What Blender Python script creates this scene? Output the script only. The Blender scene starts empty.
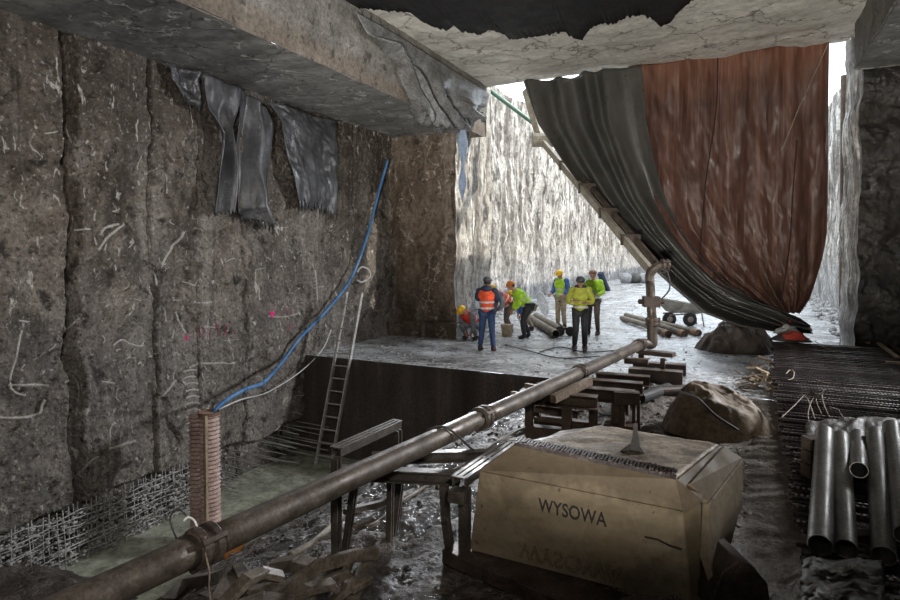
import bpy, bmesh, math, random
from mathutils import Vector, Matrix, noise
R = math.radians
random.seed(7)
C = bpy.context.scene.collection
S = bpy.context.scene
PI = math.pi
# ------------------------------------------------------------ camera model
TH, PT, F, CY = R(25.8), R(2.0), 600.0, 271.0
CAM = Vector((0, 0, 2.36))
FW = Vector((-math.sin(TH)*math.cos(PT), math.cos(TH)*math.cos(PT), -math.sin(PT)))
RT = Vector((math.cos(TH), math.sin(TH), 0))
UP = RT.cross(FW)
def P(px, py, z=None, Y=None, X=None, d=None):
    r = FW + RT*((px-450)/F) + UP*((CY-py)/F)
    if d is not None: t = d
    elif z is not None: t = (z-CAM.z)/r.z
    elif Y is not None: t = Y/r.y
    else: t = X/r.x
    return CAM + r*t
def nz(x, y, z=0.0, s=1.0, o=4):
    return noise.fractal(Vector((x*s, y*s, z*s)), 0.9, 2.1, o)
def sm(a, b, t):
    t = max(0, min(1, (t-a)/(b-a))); return t*t*(3-2*t)
def lerp(a, b, t): return a+(b-a)*t
def pw(pts, x):
    if x <= pts[0][0]: return pts[0][1]
    for (a, b), (c, d) in zip(pts, pts[1:]):
        if x <= c: return b+(d-b)*(x-a)/(c-a)
    return pts[-1][1]
# ------------------------------------------------------------ materials
def mat(name, cols, scale=4, stretch=(1,1,1), rough=(.7,.9), metal=0.0, bump=.4, bscale=30, bdist=.01,
        layers=(), trans=0.0, spec=.5, rscale=3, bstretch=(1,1,1), dist=0.3, grain=.55, gscale=None):
    m = bpy.data.materials.new(name); m.use_nodes = True
    nt = m.node_tree; N = nt.nodes; L = nt.links
    bs = N['Principled BSDF']
    tc = N.new('ShaderNodeTexCoord')
    def mapping(st):
        mp = N.new('ShaderNodeMapping'); mp.inputs['Scale'].default_value = st
        L.new(tc.outputs['Object'], mp.inputs['Vector']); return mp
    def noi(st, sc, det=8, ds=0.0, ro=.6):
        n = N.new('ShaderNodeTexNoise'); n.inputs['Scale'].default_value = sc
        n.inputs['Detail'].default_value = det; n.inputs['Distortion'].default_value = ds
        n.inputs['Roughness'].default_value = ro
        L.new(mapping(st).outputs[0], n.inputs['Vector']); return n
    def mr(src, a, b, c=0, d=1):
        q = N.new('ShaderNodeMapRange'); q.inputs[1].default_value = a; q.inputs[2].default_value = b
        q.inputs[3].default_value = c; q.inputs[4].default_value = d
        L.new(src, q.inputs[0]); return q.outputs[0]
    n = noi(stretch, scale, 10, dist)
    rp = N.new('ShaderNodeValToRGB'); e = rp.color_ramp.elements
    k = len(cols)
    while len(e) < k: e.new(.5)
    for i, c in enumerate(cols):
        e[i].position = .28+.44*i/max(1, k-1); e[i].color = (*c, 1)
    L.new(n.outputs['Fac'], rp.inputs['Fac'])
    col = rp.outputs['Color']
    for ly in layers:
        kind = ly.get('kind', 'noise')
        if kind == 'noise':
            q = noi(ly.get('stretch', (1,1,1)), ly.get('scale', 3), 8, ly.get('dist', .2))
            f = mr(q.outputs['Fac'], ly['lo'], ly['hi'])
        elif kind == 'vein':
            v = N.new('ShaderNodeTexVoronoi'); v.feature = 'DISTANCE_TO_EDGE'; v.inputs['Scale'].default_value = ly.get('scale', 2)
            mp = mapping(ly.get('stretch', (1,1,1)))
            w = noi((1,1,1), ly.get('wscale', 3), 4)
            mx = N.new('ShaderNodeVectorMath'); mx.operation = 'MULTIPLY_ADD'
            mx.inputs[1].default_value = (ly.get('warp', .5),)*3
            L.new(w.outputs['Color'], mx.inputs[0]); L.new(mp.outputs[0], mx.inputs[2]); L.new(mx.outputs[0], v.inputs['Vector'])
            a = mr(v.outputs['Distance'], 0, ly.get('w', .02), 1, 0)
            q = noi((1,1,1), ly.get('mscale', 1.2), 4)
            b = mr(q.outputs['Fac'], ly.get('lo', .5), ly.get('hi', .6))
            mm = N.new('ShaderNodeMath'); mm.operation = 'MULTIPLY'; L.new(a, mm.inputs[0]); L.new(b, mm.inputs[1]); f = mm.outputs[0]
        elif kind == 'z':
            sp = N.new('ShaderNodeSeparateXYZ'); L.new(tc.outputs['Object'], sp.inputs[0])
            q = noi((1,1,1), ly.get('scale', 2), 6)
            ad = N.new('ShaderNodeMath'); ad.operation = 'MULTIPLY_ADD'; ad.inputs[1].default_value = ly.get('amp', 1.0)
            L.new(q.outputs['Fac'], ad.inputs[0]); L.new(sp.outputs[ly.get('axis', 2)], ad.inputs[2])
            f = mr(ad.outputs[0], ly['lo'], ly['hi'])
        g = N.new('ShaderNodeMath'); g.operation = 'MULTIPLY'; g.inputs[1].default_value = ly.get('amt', 1); L.new(f, g.inputs[0])
        mix = N.new('ShaderNodeMix'); mix.data_type = 'RGBA'
        L.new(g.outputs[0], mix.inputs[0]); L.new(col, mix.inputs[6]); mix.inputs[7].default_value = (*ly['color'], 1)
        col = mix.outputs[2]
    if grain:
        q = noi(bstretch, gscale or bscale*1.6, 10, .3, .75)
        f = mr(q.outputs['Fac'], .34, .66, 1-grain, 1+grain)
        vm = N.new('ShaderNodeVectorMath'); vm.operation = 'SCALE'; L.new(col, vm.inputs[0]); L.new(f, vm.inputs['Scale']); col = vm.outputs[0]
    L.new(col, bs.inputs['Base Color'])
    rn = noi((1,1,1), rscale, 6)
    L.new(mr(rn.outputs['Fac'], .35, .65, rough[0], rough[1]), bs.inputs['Roughness'])
    bs.inputs['Metallic'].default_value = metal
    bs.inputs['Specular IOR Level'].default_value = spec
    if bump:
        b1 = noi(bstretch, bscale, 8, .2)
        bp = N.new('ShaderNodeBump'); bp.inputs['Strength'].default_value = bump; bp.inputs['Distance'].default_value = bdist
        L.new(b1.outputs['Fac'], bp.inputs['Height']); L.new(bp.outputs[0], bs.inputs['Normal'])
    if trans:
        tr = N.new('ShaderNodeBsdfTranslucent'); L.new(col, tr.inputs['Color'])
        ms = N.new('ShaderNodeMixShader'); ms.inputs[0].default_value = trans
        L.new(bs.outputs[0], ms.inputs[1]); L.new(tr.outputs[0], ms.inputs[2])
        L.new(ms.outputs[0], N['Material Output'].inputs['Surface'])
    return m
M = {}
M['wall'] = mat('slurry wall concrete', [(.035,.026,.019),(.115,.09,.068),(.20,.168,.135),(.33,.29,.245)], scale=1.5, dist=.8, rough=(.35,.85), bump=1.0, bscale=11, bdist=.09, rscale=1.5,
    layers=[dict(scale=.55, stretch=(1,1,.8), lo=.50, hi=.60, color=(.030,.022,.016), amt=.75, dist=1.2),
            dict(scale=1.3, stretch=(1,1,.16), lo=.50, hi=.62, color=(.31,.28,.245), amt=.65),
            dict(scale=6, stretch=(1,1,.05), lo=.58, hi=.66, color=(.03,.024,.02), amt=.75),
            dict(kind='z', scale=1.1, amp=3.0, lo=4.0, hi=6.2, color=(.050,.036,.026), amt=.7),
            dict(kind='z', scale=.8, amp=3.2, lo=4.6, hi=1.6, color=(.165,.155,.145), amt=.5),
            dict(scale=3.2, lo=.57, hi=.66, color=(.016,.012,.009), amt=.9),
            dict(scale=14, lo=.58, hi=.66, color=(.40,.37,.33), amt=.6), dict(scale=17, lo=.57, hi=.64, color=(.015,.011,.008), amt=.8), dict(scale=5, stretch=(1,1,.4), lo=.62, hi=.66, color=(.50,.47,.43), amt=.85, dist=1.5)])
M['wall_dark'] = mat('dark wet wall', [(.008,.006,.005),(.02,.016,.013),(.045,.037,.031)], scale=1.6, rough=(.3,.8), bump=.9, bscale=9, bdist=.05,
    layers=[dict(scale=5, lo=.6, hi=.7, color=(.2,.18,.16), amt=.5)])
M['endwall'] = mat('stub wall concrete', [(.045,.03,.02),(.10,.072,.05),(.16,.125,.095)], scale=1.3, stretch=(1,1,.5), rough=(.5,.85), bump=.8, bscale=8, bdist=.05,
    layers=[dict(scale=2.2, stretch=(1,1,.12), lo=.54, hi=.66, color=(.26,.22,.18), amt=.6),
            dict(kind='vein', scale=1.6, w=.03, warp=1.2, wscale=1.5, stretch=(1,1,.5), lo=.5, hi=.55, mscale=1.2, color=(.42,.36,.3), amt=.7),
            dict(scale=3.5, lo=.58, hi=.66, color=(.02,.014,.01), amt=.8)])
M['outwall'] = mat('pale cement diaphragm wall', [(.14,.125,.11),(.40,.375,.335),(.62,.59,.54)], scale=1.2, stretch=(1,1,.5), rough=(.6,.9), bump=.8, bscale=5, bdist=.06,
    layers=[dict(scale=1.3, stretch=(1,1,.14), lo=.54, hi=.60, color=(.10,.085,.07), amt=.7),
            dict(scale=2.4, stretch=(1,1,.08), lo=.51, hi=.58, color=(.12,.10,.085), amt=.85),
            dict(scale=2.2, stretch=(1,1,.5), lo=.56, hi=.61, color=(.07,.06,.05), amt=.85, dist=1.0),
            dict(scale=5, stretch=(1,1,.3), lo=.56, hi=.61, color=(.06,.05,.045), amt=.85),
            dict(scale=4, stretch=(1,1,.12), lo=.60, hi=.66, color=(.9,.88,.84), amt=.8),
            dict(kind='z', scale=1.2, amp=3.0, lo=4.0, hi=2.4, color=(.34,.345,.36), amt=.45)])
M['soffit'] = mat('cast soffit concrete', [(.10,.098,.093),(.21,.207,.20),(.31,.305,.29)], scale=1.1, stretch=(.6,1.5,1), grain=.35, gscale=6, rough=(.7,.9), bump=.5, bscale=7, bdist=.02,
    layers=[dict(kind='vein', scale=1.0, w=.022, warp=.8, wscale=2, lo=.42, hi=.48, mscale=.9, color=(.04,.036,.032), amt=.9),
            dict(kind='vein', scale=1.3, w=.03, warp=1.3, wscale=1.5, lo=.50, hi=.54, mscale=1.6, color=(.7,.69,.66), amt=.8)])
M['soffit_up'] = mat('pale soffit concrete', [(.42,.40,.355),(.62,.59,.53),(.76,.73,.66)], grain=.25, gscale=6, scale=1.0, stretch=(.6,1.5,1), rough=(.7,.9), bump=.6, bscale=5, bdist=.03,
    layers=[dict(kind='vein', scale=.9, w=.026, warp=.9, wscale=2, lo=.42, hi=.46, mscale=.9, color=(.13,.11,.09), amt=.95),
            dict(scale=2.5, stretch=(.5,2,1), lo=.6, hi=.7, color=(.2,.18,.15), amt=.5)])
M['beam'] = mat('beam side concrete', [(.085,.078,.07),(.15,.14,.125),(.24,.225,.20)], scale=1.4, rough=(.6,.9), bump=.6, bscale=10, bdist=.03,
    layers=[dict(kind='z', scale=2.5, amp=1.0, lo=6.5, hi=6.2, color=(.13,.098,.070), amt=.7),
            dict(scale=4, lo=.58, hi=.64, color=(.03,.024,.02), amt=.8)])
M['face'] = mat('slab edge formwork face', [(.025,.019,.016),(.06,.048,.042),(.105,.088,.076)], scale=2, stretch=(1,1,.15), rough=(.35,.7), bump=.4, bscale=12, bdist=.02,
    layers=[dict(scale=5, stretch=(1,1,.04), lo=.56, hi=.66, color=(.13,.10,.08), amt=.5)])
M['slab'] = mat('wet slab', [(.20,.20,.205),(.42,.425,.435),(.62,.625,.64)], scale=1.0, stretch=(1,1.3,1), rough=(.04,.5), rscale=1.2, bump=.8, bscale=6, bdist=.05,
    layers=[dict(scale=1.1, lo=.52, hi=.60, color=(.13,.115,.10), amt=.6, dist=1.0), dict(scale=2.5, lo=.55, hi=.66, color=(.08,.07,.065), amt=.85), dict(scale=7, stretch=(1,1,1), lo=.54, hi=.6, color=(.13,.12,.115), amt=.8, dist=1), dict(scale=12, lo=.62, hi=.68, color=(.55,.55,.56), amt=.5)])
M['mud'] = mat('wet mud', [(.025,.019,.015),(.08,.065,.054),(.17,.145,.125)], scale=2.2, rough=(.22,.75), rscale=1.4, bump=1.0, bscale=20, bdist=.05, spec=.6,
    layers=[dict(scale=7, lo=.60, hi=.68, color=(.19,.165,.145), amt=.6),
            dict(kind='z', axis=0, scale=1.5, amp=1.2, lo=-1.2, hi=.3, color=(.21,.175,.145), amt=.75)])
M['water'] = mat('silty water', [(.30,.315,.25),(.40,.41,.33)], scale=.5, rough=(.04,.12), bump=.10, bscale=3, bdist=.02)
M['pipe'] = mat('muddy steel pipe', [(.035,.026,.020),(.080,.062,.048),(.135,.108,.084)], scale=4, rough=(.35,.7), metal=.25, bump=.35, bscale=25, bdist=.01,
    layers=[dict(scale=9, lo=.58, hi=.66, color=(.04,.028,.02), amt=.8), dict(scale=3, lo=.6, hi=.7, color=(.18,.15,.12), amt=.5)])
M['iron'] = mat('dark rusty iron', [(.03,.022,.018),(.07,.05,.04),(.11,.08,.062)], scale=6, rough=(.4,.75), metal=.4, bump=.4, bscale=30, bdist=.01)
M['hbeam'] = mat('muddy steel beam', [(.035,.028,.023),(.07,.058,.048),(.12,.102,.085)], scale=4, rough=(.35,.7), metal=.25, bump=.3, bscale=30, bdist=.01)
M['crib'] = mat('reddish rusty beam', [(.045,.030,.022),(.085,.058,.042),(.14,.10,.075)], scale=4, rough=(.4,.75), metal=.15, bump=.3, bscale=30, bdist=.01)
M['rebar'] = mat('rebar steel', [(.035,.028,.027),(.085,.070,.068),(.16,.14,.138)], scale=5, rough=(.22,.5), metal=.5, bump=.2, bscale=40, bdist=.005)
M['rod'] = mat('pale cement coated rod', [(.14,.135,.13),(.32,.31,.30),(.48,.47,.46)], scale=6, rough=(.4,.7), bump=.4, bscale=40, bdist=.01)
M['black'] = mat('black membrane', [(.004,.003,.004),(.007,.006,.007),(.012,.010,.011)], scale=2, rough=(.6,.8), bump=.4, bscale=8, bdist=.03)
M['membrane'] = mat('grey membrane', [(.018,.018,.019),(.045,.045,.048),(.10,.101,.106)], scale=2, rough=(.3,.5), grain=.3, bump=.4, bscale=14, bdist=.02,
    layers=[dict(kind='vein', scale=3.0, w=.012, warp=1.0, lo=.52, hi=.56, mscale=2, color=(.3,.3,.31), amt=.7)])
M['drape'] = mat('silver grey plastic sheet', [(.12,.115,.11),(.22,.215,.21),(.36,.36,.37)], scale=2.4, rough=(.2,.45), bump=.4, bscale=12, bdist=.02, trans=.25)
M['bluestrip'] = mat('pale blue plastic strip', [(.25,.32,.45),(.45,.55,.72)], scale=4, rough=(.2,.5), bump=.3, trans=.3)
M['tarp_black'] = mat('olive black tarpaulin', [(.045,.042,.037),(.07,.066,.059),(.11,.104,.094)], scale=1.5, stretch=(1,1,.3), rough=(.25,.42), bump=.15, bscale=8, bdist=.02, trans=.05, grain=.12)
M['tarp_brown'] = mat('rust brown tarpaulin', [(.062,.030,.021),(.13,.064,.047),(.215,.115,.086)], scale=2.2, stretch=(2.2,1,.08), rough=(.35,.6), bump=.3, bscale=7, bdist=.03, bstretch=(3,1,.12), gscale=6, grain=.35, trans=.32,
    layers=[dict(scale=1.1, lo=.52, hi=.66, color=(.075,.042,.032), amt=.6),
            dict(scale=3.0, stretch=(3,1,.05), lo=.56, hi=.66, color=(.30,.18,.135), amt=.5),
            dict(kind='z', scale=2, amp=.9, lo=6.3, hi=7.6, color=(.40,.15,.07), amt=.4)])
M['seam'] = mat('dark seam', [(.015,.006,.004),(.03,.012,.008)], bump=0)
M['sheet'] = mat('muddy tarpaulin', [(.08,.057,.038),(.19,.14,.095),(.30,.235,.17)], scale=2.5, rough=(.6,.85), bump=.5, bscale=8, bdist=.03,
    layers=[dict(scale=4, lo=.6, hi=.7, color=(.035,.025,.02), amt=.7)])
M['sheet_dark'] = mat('brown wrinkled tarpaulin', [(.025,.018,.014),(.07,.052,.04),(.13,.10,.08)], scale=2.5, rough=(.45,.7), bump=.5, bscale=8, bdist=.03)
M['sheet_grey'] = mat('grey plastic sheeting', [(.035,.033,.029),(.07,.067,.06),(.12,.116,.105)], scale=3, rough=(.5,.75), bump=.4, bscale=8, bdist=.03)
M['box'] = mat('sand coloured painted steel', [(.13,.10,.062),(.20,.157,.102),(.26,.21,.142)], scale=1.5, stretch=(1,1,3), rough=(.6,.85), spec=.3, grain=.16, gscale=14, bump=.25, bscale=20, bdist=.01,
    layers=[dict(scale=2.2, lo=.52, hi=.64, color=(.10,.075,.048), amt=.55, dist=.8), dict(kind='z', scale=6, amp=.35, lo=.70, hi=.78, color=(.085,.062,.042), amt=.65), dict(scale=18, lo=.64, hi=.7, color=(.05,.035,.025), amt=.8)])
M['boxtop'] = mat('dirty box lid', [(.03,.022,.017),(.20,.155,.11),(.46,.38,.29)], scale=3.5, stretch=(1,1.8,1), rough=(.4,.8), bump=.6, bscale=18, bdist=.02)
M['ink'] = mat('black stencil paint', [(.012,.010,.008),(.02,.017,.014)], bump=0)
M['ink_faint'] = mat('faded stencil paint', [(.115,.086,.052),(.17,.13,.082)], scale=10, bump=0)
M['patch_tone'] = mat('darker box patch', [(.12,.09,.053),(.18,.138,.086),(.23,.18,.118)], scale=1.5, stretch=(1,1,3), rough=(.6,.8), spec=.3, grain=.16, gscale=14, bump=0)
M['wood'] = mat('wet timber', [(.07,.045,.028),(.15,.105,.07),(.25,.19,.135)], scale=5, stretch=(1,6,6), rough=(.5,.8), bump=.4, bscale=20, bdist=.01)
M['wood_pale'] = mat('pale timber', [(.16,.115,.07),(.29,.22,.15),(.40,.33,.24)], scale=6, rough=(.5,.8), bump=.3, bscale=20)
M['orange'] = mat('orange shuttering board', [(.25,.08,.015),(.55,.20,.035),(.62,.28,.08)], scale=6, rough=(.5,.7), bump=.2)
M['duct'] = mat('pinkish brown duct', [(.24,.16,.14),(.42,.30,.265),(.56,.44,.40)], scale=3, rough=(.35,.6), bump=.2, bscale=20)
M['hose'] = mat('blue hose', [(.03,.11,.26),(.07,.20,.42),(.22,.36,.55)], scale=1.5, rough=(.25,.5), bump=.1)
M['white'] = mat('off white plastic', [(.45,.45,.43),(.65,.65,.63)], scale=6, rough=(.35,.6), bump=.2)
M['cable'] = mat('black cable', [(.012,.011,.011),(.03,.028,.027)], rough=(.6,.8), bump=.1)
M['alu'] = mat('dirty aluminium', [(.40,.38,.35),(.58,.56,.53),(.7,.68,.65)], scale=6, rough=(.3,.5), metal=.5, bump=.2)
M['tube'] = mat('galvanised steel tube', [(.08,.076,.068),(.135,.13,.12),(.20,.196,.182)], scale=4, stretch=(1,1,1), rough=(.38,.55), metal=.5, bump=.12, bscale=30, bdist=.005,
    layers=[dict(scale=5, lo=.6, hi=.7, color=(.10,.085,.065), amt=.6)])
M['boom'] = mat('beige painted boom', [(.16,.14,.11),(.26,.235,.19),(.38,.35,.29)], scale=5, rough=(.4,.6), bump=.2)
M['green'] = mat('green strut', [(.06,.13,.10),(.10,.20,.15)], rough=(.4,.6), bump=.1)
M['steel'] = mat('strut steel', [(.10,.09,.08),(.18,.16,.14)], rough=(.4,.6), bump=.1)
M['mud_pipe'] = mat('mud caked hose', [(.07,.055,.04),(.16,.135,.10),(.24,.21,.165)], scale=5, rough=(.5,.8), bump=.5, bscale=20)
M['rust_end'] = mat('rusty collar', [(.13,.07,.04),(.24,.14,.085)], scale=6, bump=.3)
M['barrow'] = mat('muddy barrow tray', [(.16,.15,.13),(.30,.285,.25),(.42,.40,.36)], scale=5, rough=(.4,.7), metal=.3, bump=.3)
M['rubber'] = mat('rubber', [(.015,.014,.014),(.04,.037,.034)], scale=8, rough=(.6,.8), bump=.3)
M['pink'] = mat('fluorescent pink paint', [(.62,.02,.16),(.80,.06,.28)], scale=8, bump=.2)
M['pinkf'] = mat('faded pink paint', [(.20,.05,.075),(.30,.07,.12)], scale=8, bump=.2)
M['chalk'] = mat('pale cement scar', [(.30,.28,.26),(.5,.48,.45)], scale=8, bump=.5)
M['redcloth'] = mat('red rag', [(.35,.03,.02),(.6,.08,.05)], scale=5, bump=.3)
M['debris'] = mat('muddy formwork steel', [(.06,.048,.037),(.15,.123,.097),(.25,.21,.165)], scale=5, rough=(.35,.7), metal=.15, bump=.4, bscale=20, bdist=.01)
M['bag'] = mat('pale rubble bag', [(.2,.2,.21),(.45,.45,.46)], scale=6, bump=.4)
M['tie'] = mat('pale tie wire', [(.17,.13,.095),(.28,.225,.17)], scale=8, bump=.1)
def flat(name, c, r=.7): M[name] = mat(name, [tuple(x*.75 for x in c), c], scale=9, rough=(r, r+.1), bump=.25, bscale=30, bdist=.01, grain=.3, gscale=9)
flat('skin', (.45,.24,.16)); flat('vest_orange', (.85,.10,.03)); flat('navy', (.025,.035,.07)); flat('jeans', (.035,.07,.17))
flat('hi_green', (.42,.72,.04)); flat('hi_yellow', (.46,.48,.06)); flat('blue_jacket', (.05,.12,.34)); flat('beige', (.38,.31,.22))
flat('dark', (.03,.03,.035)); flat('brown_tr', (.12,.09,.075)); flat('boot', (.07,.04,.035)); flat('helm_yellow', (.85,.50,.02), .4)
flat('helm_dark', (.06,.06,.065), .4); flat('helm_orange', (.62,.20,.03), .4); flat('silver', (.6,.6,.6), .4); flat('grey_cloth', (.18,.18,.20)); flat('red', (.7,.05,.03))
flat('hair', (.03,.02,.015)); flat('grey_purple', (.30,.29,.36)); flat('helm_brown', (.22,.12,.07), .4)
# ------------------------------------------------------------ mesh helpers
class MB:
    def __init__(s): s.v = []; s.f = []
    def add(s, vs, fs):
        o = len(s.v); s.v += [Vector(v) for v in vs]; s.f += [tuple(i+o for i in f) for f in fs]; return s
    def hexa(s, c):   # 8 corners: bottom 0-3, top 4-7
        return s.add(c, [(0,3,2,1),(4,5,6,7),(0,1,5,4),(1,2,6,5),(2,3,7,6),(3,0,4,7)])
    def box(s, c, size, rz=0.0, rx=0.0, ry=0.0):
        m = Matrix.Rotation(rz, 3, 'Z') @ Matrix.Rotation(ry, 3, 'Y') @ Matrix.Rotation(rx, 3, 'X')
        x, y, z = [q/2 for q in size]; c = Vector(c)
        return s.hexa([c+m@Vector(p) for p in ((-x,-y,-z),(x,-y,-z),(x,y,-z),(-x,y,-z),(-x,-y,z),(x,-y,z),(x,y,z),(-x,y,z))])
    def bar(s, a, b, w, h, up=(0,0,1)):
        a, b = Vector(a), Vector(b); d = (b-a).normalized(); u = Vector(up)
        if abs(d.dot(u)) > .95: u = Vector((0,1,0))
        r = d.cross(u).normalized()*w/2; q = r.cross(d).normalized()*h/2
        return s.hexa([a-r-q, a+r-q, b+r-q, b-r-q, a-r+q, a+r+q, b+r+q, b-r+q])
    def ibeam(s, a, b, w, h, t=.014):
        a, b = Vector(a), Vector(b); u = Vector((0,0,1)); d = (b-a).normalized()
        if abs(d.dot(u)) > .95: u = Vector((0,1,0))
        r = d.cross(u).normalized(); q = r.cross(d).normalized()
        s.bar(a+q*(h/2-t/2), b+q*(h/2-t/2), w, t, u); s.bar(a-q*(h/2-t/2), b-q*(h/2-t/2), w, t, u)
        return s.bar(a, b, t, h-2*t, u)
    def channel(s, a, b, w, h, t=.012):
        a, b = Vector(a), Vector(b); u = Vector((0,0,1)); d = (b-a).normalized(); r = d.cross(u).normalized(); q = r.cross(d)
        s.bar(a+q*(h/2), b+q*(h/2), w*.32, t); 
        s.bar(a+q*(h/2)+r*w/2, b+q*(h/2)+r*w/2, w*.3, t); s.bar(a+q*(h/2)-r*w/2, b+q*(h/2)-r*w/2, w*.3, t)
        s.bar(a+r*w*.5, b+r*w*.5, t, h-t); s.bar(a-r*w*.5, b-r*w*.5, t, h-t)
        n = max(2, int((b-a).length/.38))
        for i in range(n+1):
            p = lerp(a, b, i/n); s.bar(p+q*(h/2+.001)-d*.018, p+q*(h/2+.001)+d*.018, w*1.1, t)
        return s
    def tube(s, pts, rad, n=10, cap=True, ribs=None, inner=None):
        pts = [Vector(p) for p in pts]; rads = rad if isinstance(rad, (list, tuple)) else [rad]*len(pts)
        o = len(s.v); t0 = None
        k = len(pts)
        for i, p in enumerate(pts):
            t = (pts[min(k-1, i+1)]-pts[max(0, i-1)]).normalized()
            if t0 is None:
                a = Vector((0,0,1)) if abs(t.z) < .9 else Vector((1,0,0)); u = t.cross(a).normalized()
            else:
                u = (u-t*u.dot(t)).normalized()
            w = t.cross(u); t0 = t
            for j in range(n):
                an = 2*PI*j/n; s.v.append(p+(u*math.cos(an)+w*math.sin(an))*rads[i])
        for i in range(k-1):
            for j in range(n):
                j2 = (j+1) % n; s.f.append((o+i*n+j, o+i*n+j2, o+(i+1)*n+j2, o+(i+1)*n+j))
        if cap:
            s.f.append(tuple(o+j for j in range(n))[::-1]); s.f.append(tuple(o+(k-1)*n+j for j in range(n)))
        return s
    def hollow(s, a, b, r, t=.006, n=28):
        a, b = Vector(a), Vector(b)
        d = (b-a).normalized()
        pts = [a, b, b-d*.001, a+d*.001]; o = len(s.v)
        ax = Vector((0,0,1)) if abs(d.z) < .9 else Vector((1,0,0)); u = d.cross(ax).normalized(); w = d.cross(u)
        for p, rr in ((a, r), (b, r), (b, r-t), (a, r-t)):
            for j in range(n):
                an = 2*PI*j/n; s.v.append(p+(u*math.cos(an)+w*math.sin(an))*rr)
        for i in range(4):
            for j in range(n):
                j2 = (j+1) % n; i2 = (i+1) % 4
                s.f.append((o+i*n+j, o+i*n+j2, o+i2*n+j2, o+i2*n+j))
        return s
    def ball(s, c, r, nu=16, nv=10, zmin=-1.0, fn=None):
        c = Vector(c); rr = Vector(r) if not isinstance(r, (int, float)) else Vector((r, r, r)); o = len(s.v)
        for i in range(nv+1):
            ph = -PI/2+PI*i/nv
            zz = max(math.sin(ph), zmin)
            for j in range(nu):
                a = 2*PI*j/nu
                p = Vector((math.cos(ph)*math.cos(a), math.cos(ph)*math.sin(a), zz))
                if fn: p = fn(p)
                s.v.append(c+Vector((p.x*rr.x, p.y*rr.y, p.z*rr.z)))
        for i in range(nv):
            for j in range(nu):
                j2 = (j+1) % nu; s.f.append((o+i*nu+j, o+i*nu+j2, o+(i+1)*nu+j2, o+(i+1)*nu+j))
        return s
    def grid(s, fn, nu, nv):
        o = len(s.v)
        for j in range(nv+1):
            for i in range(nu+1): s.v.append(Vector(fn(i/nu, j/nv)))
        for j in range(nv):
            for i in range(nu):
                a = o+j*(nu+1)+i; s.f.append((a, a+1, a+nu+2, a+nu+1))
        return s
    def prism(s, pts, z0, z1):
        n = len(pts)
        return s.add([(p[0], p[1], z0) for p in pts]+[(p[0], p[1], z1) for p in pts],
                     [tuple(range(n))[::-1], tuple(range(n, 2*n))]+[(i, (i+1) % n, n+(i+1) % n, n+i) for i in range(n)])
    def xf(s, m): s.v = [m@v for v in s.v]; return s
    def build(s, name, m, parent=None, smooth=False, solid=0, bevel=0, sub=0, mats=None):
        org = Vector((0,0,0))
        me = bpy.data.meshes.new(name); me.from_pydata([tuple(v) for v in s.v], [], s.f); me.update()
        me.materials.append(m)
        if smooth: me.polygons.foreach_set('use_smooth', [True]*len(me.polygons))
        o = bpy.data.objects.new(name, me); C.objects.link(o)
        if solid:
            q = o.modifiers.new('solid', 'SOLIDIFY'); q.thickness = solid; q.offset = 0
        if bevel:
            q = o.modifiers.new('bevel', 'BEVEL'); q.width = bevel; q.segments = 2; q.limit_method = 'ANGLE'
        if sub:
            q = o.modifiers.new('sub', 'SUBSURF'); q.levels = sub; q.render_levels = sub
        if parent:
            o.parent = parent
            o.matrix_parent_inverse = (Matrix.Translation(parent.location) @ parent.rotation_euler.to_matrix().to_4x4()).inverted() if not parent.get('_local') else Matrix()
        return o
def tag(o, label=None, cat=None, group=None, kind=None):
    if label: o['label'] = label
    if cat: o['category'] = cat
    if group: o['group'] = group
    if kind: o['kind'] = kind
    return o
def thing(name, loc, label, cat, group=None, rz=0.0):
    e = bpy.data.objects.new(name, None); C.objects.link(e); e.location = loc; e.rotation_euler = (0, 0, rz); e.empty_display_size = .1
    return tag(e, label, cat, group)
def copy_tree(o, parent=None):
    c = o.copy(); C.objects.link(c)
    if parent: c.parent = parent
    for ch in list(o.children): copy_tree(ch, c)
    return c
def smooth_path(pts, n=8):
    pts = [Vector(p) for p in pts]; out = []
    for i in range(len(pts)-1):
        p0 = pts[max(0, i-1)]; p1 = pts[i]; p2 = pts[i+1]; p3 = pts[min(len(pts)-1, i+2)]
        for k in range(n):
            t = k/n
            out.append(.5*((2*p1)+(p2-p0)*t+(2*p0-5*p1+4*p2-p3)*t*t+(3*p1-p0-3*p2+p3)*t**3))
    out.append(pts[-1]); return out
def resample(poly, t):
    L = [0]
    for a, b in zip(poly, poly[1:]): L.append(L[-1]+math.dist(a, b))
    q = t*L[-1]
    for i in range(len(poly)-1):
        if q <= L[i+1] or i == len(poly)-2:
            u = (q-L[i])/max(1e-9, L[i+1]-L[i]); return tuple(lerp(x, y, u) for x, y in zip(poly[i], poly[i+1]))

# ------------------------------------------------------------ the ground
GP = [(-8.9,-2.35),(-6.9,-2.3),(-6.45,-2.08),(-6.0,-1.75),(-5.2,-1.15),(-4.2,-.68),(-3.3,-.42),(-2,-.27),(-.5,-.1),(.3,0),(6,0)]
def ground(x, y, fine=True):
    b = pw(GP, x)
    if x < -6.2 and y < 5.6: b = max(b, lerp(-2.35, -1.75, sm(5.6, 4.4, y)*1.0 if False else 1-sm(4.3, 5.6, y))+(-.0))
    b = lerp(b, 0, sm(8.3, 10.6, y)*sm(-4.3, -2.8, x))
    if fine:
        rough = .055*(1-.5*sm(-1.0, .3, x))
        b += nz(x, y, 3.1, 1.3)*rough*1.4+nz(x, y, 9.7, 5)*rough*.7+nz(x, y, 1.7, 10, 2)*.016
    if y > 10.4: b = min(b, lerp(b, -.01, sm(10.4, 10.65, y))) if x > -3.3 else b
    return b
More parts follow.
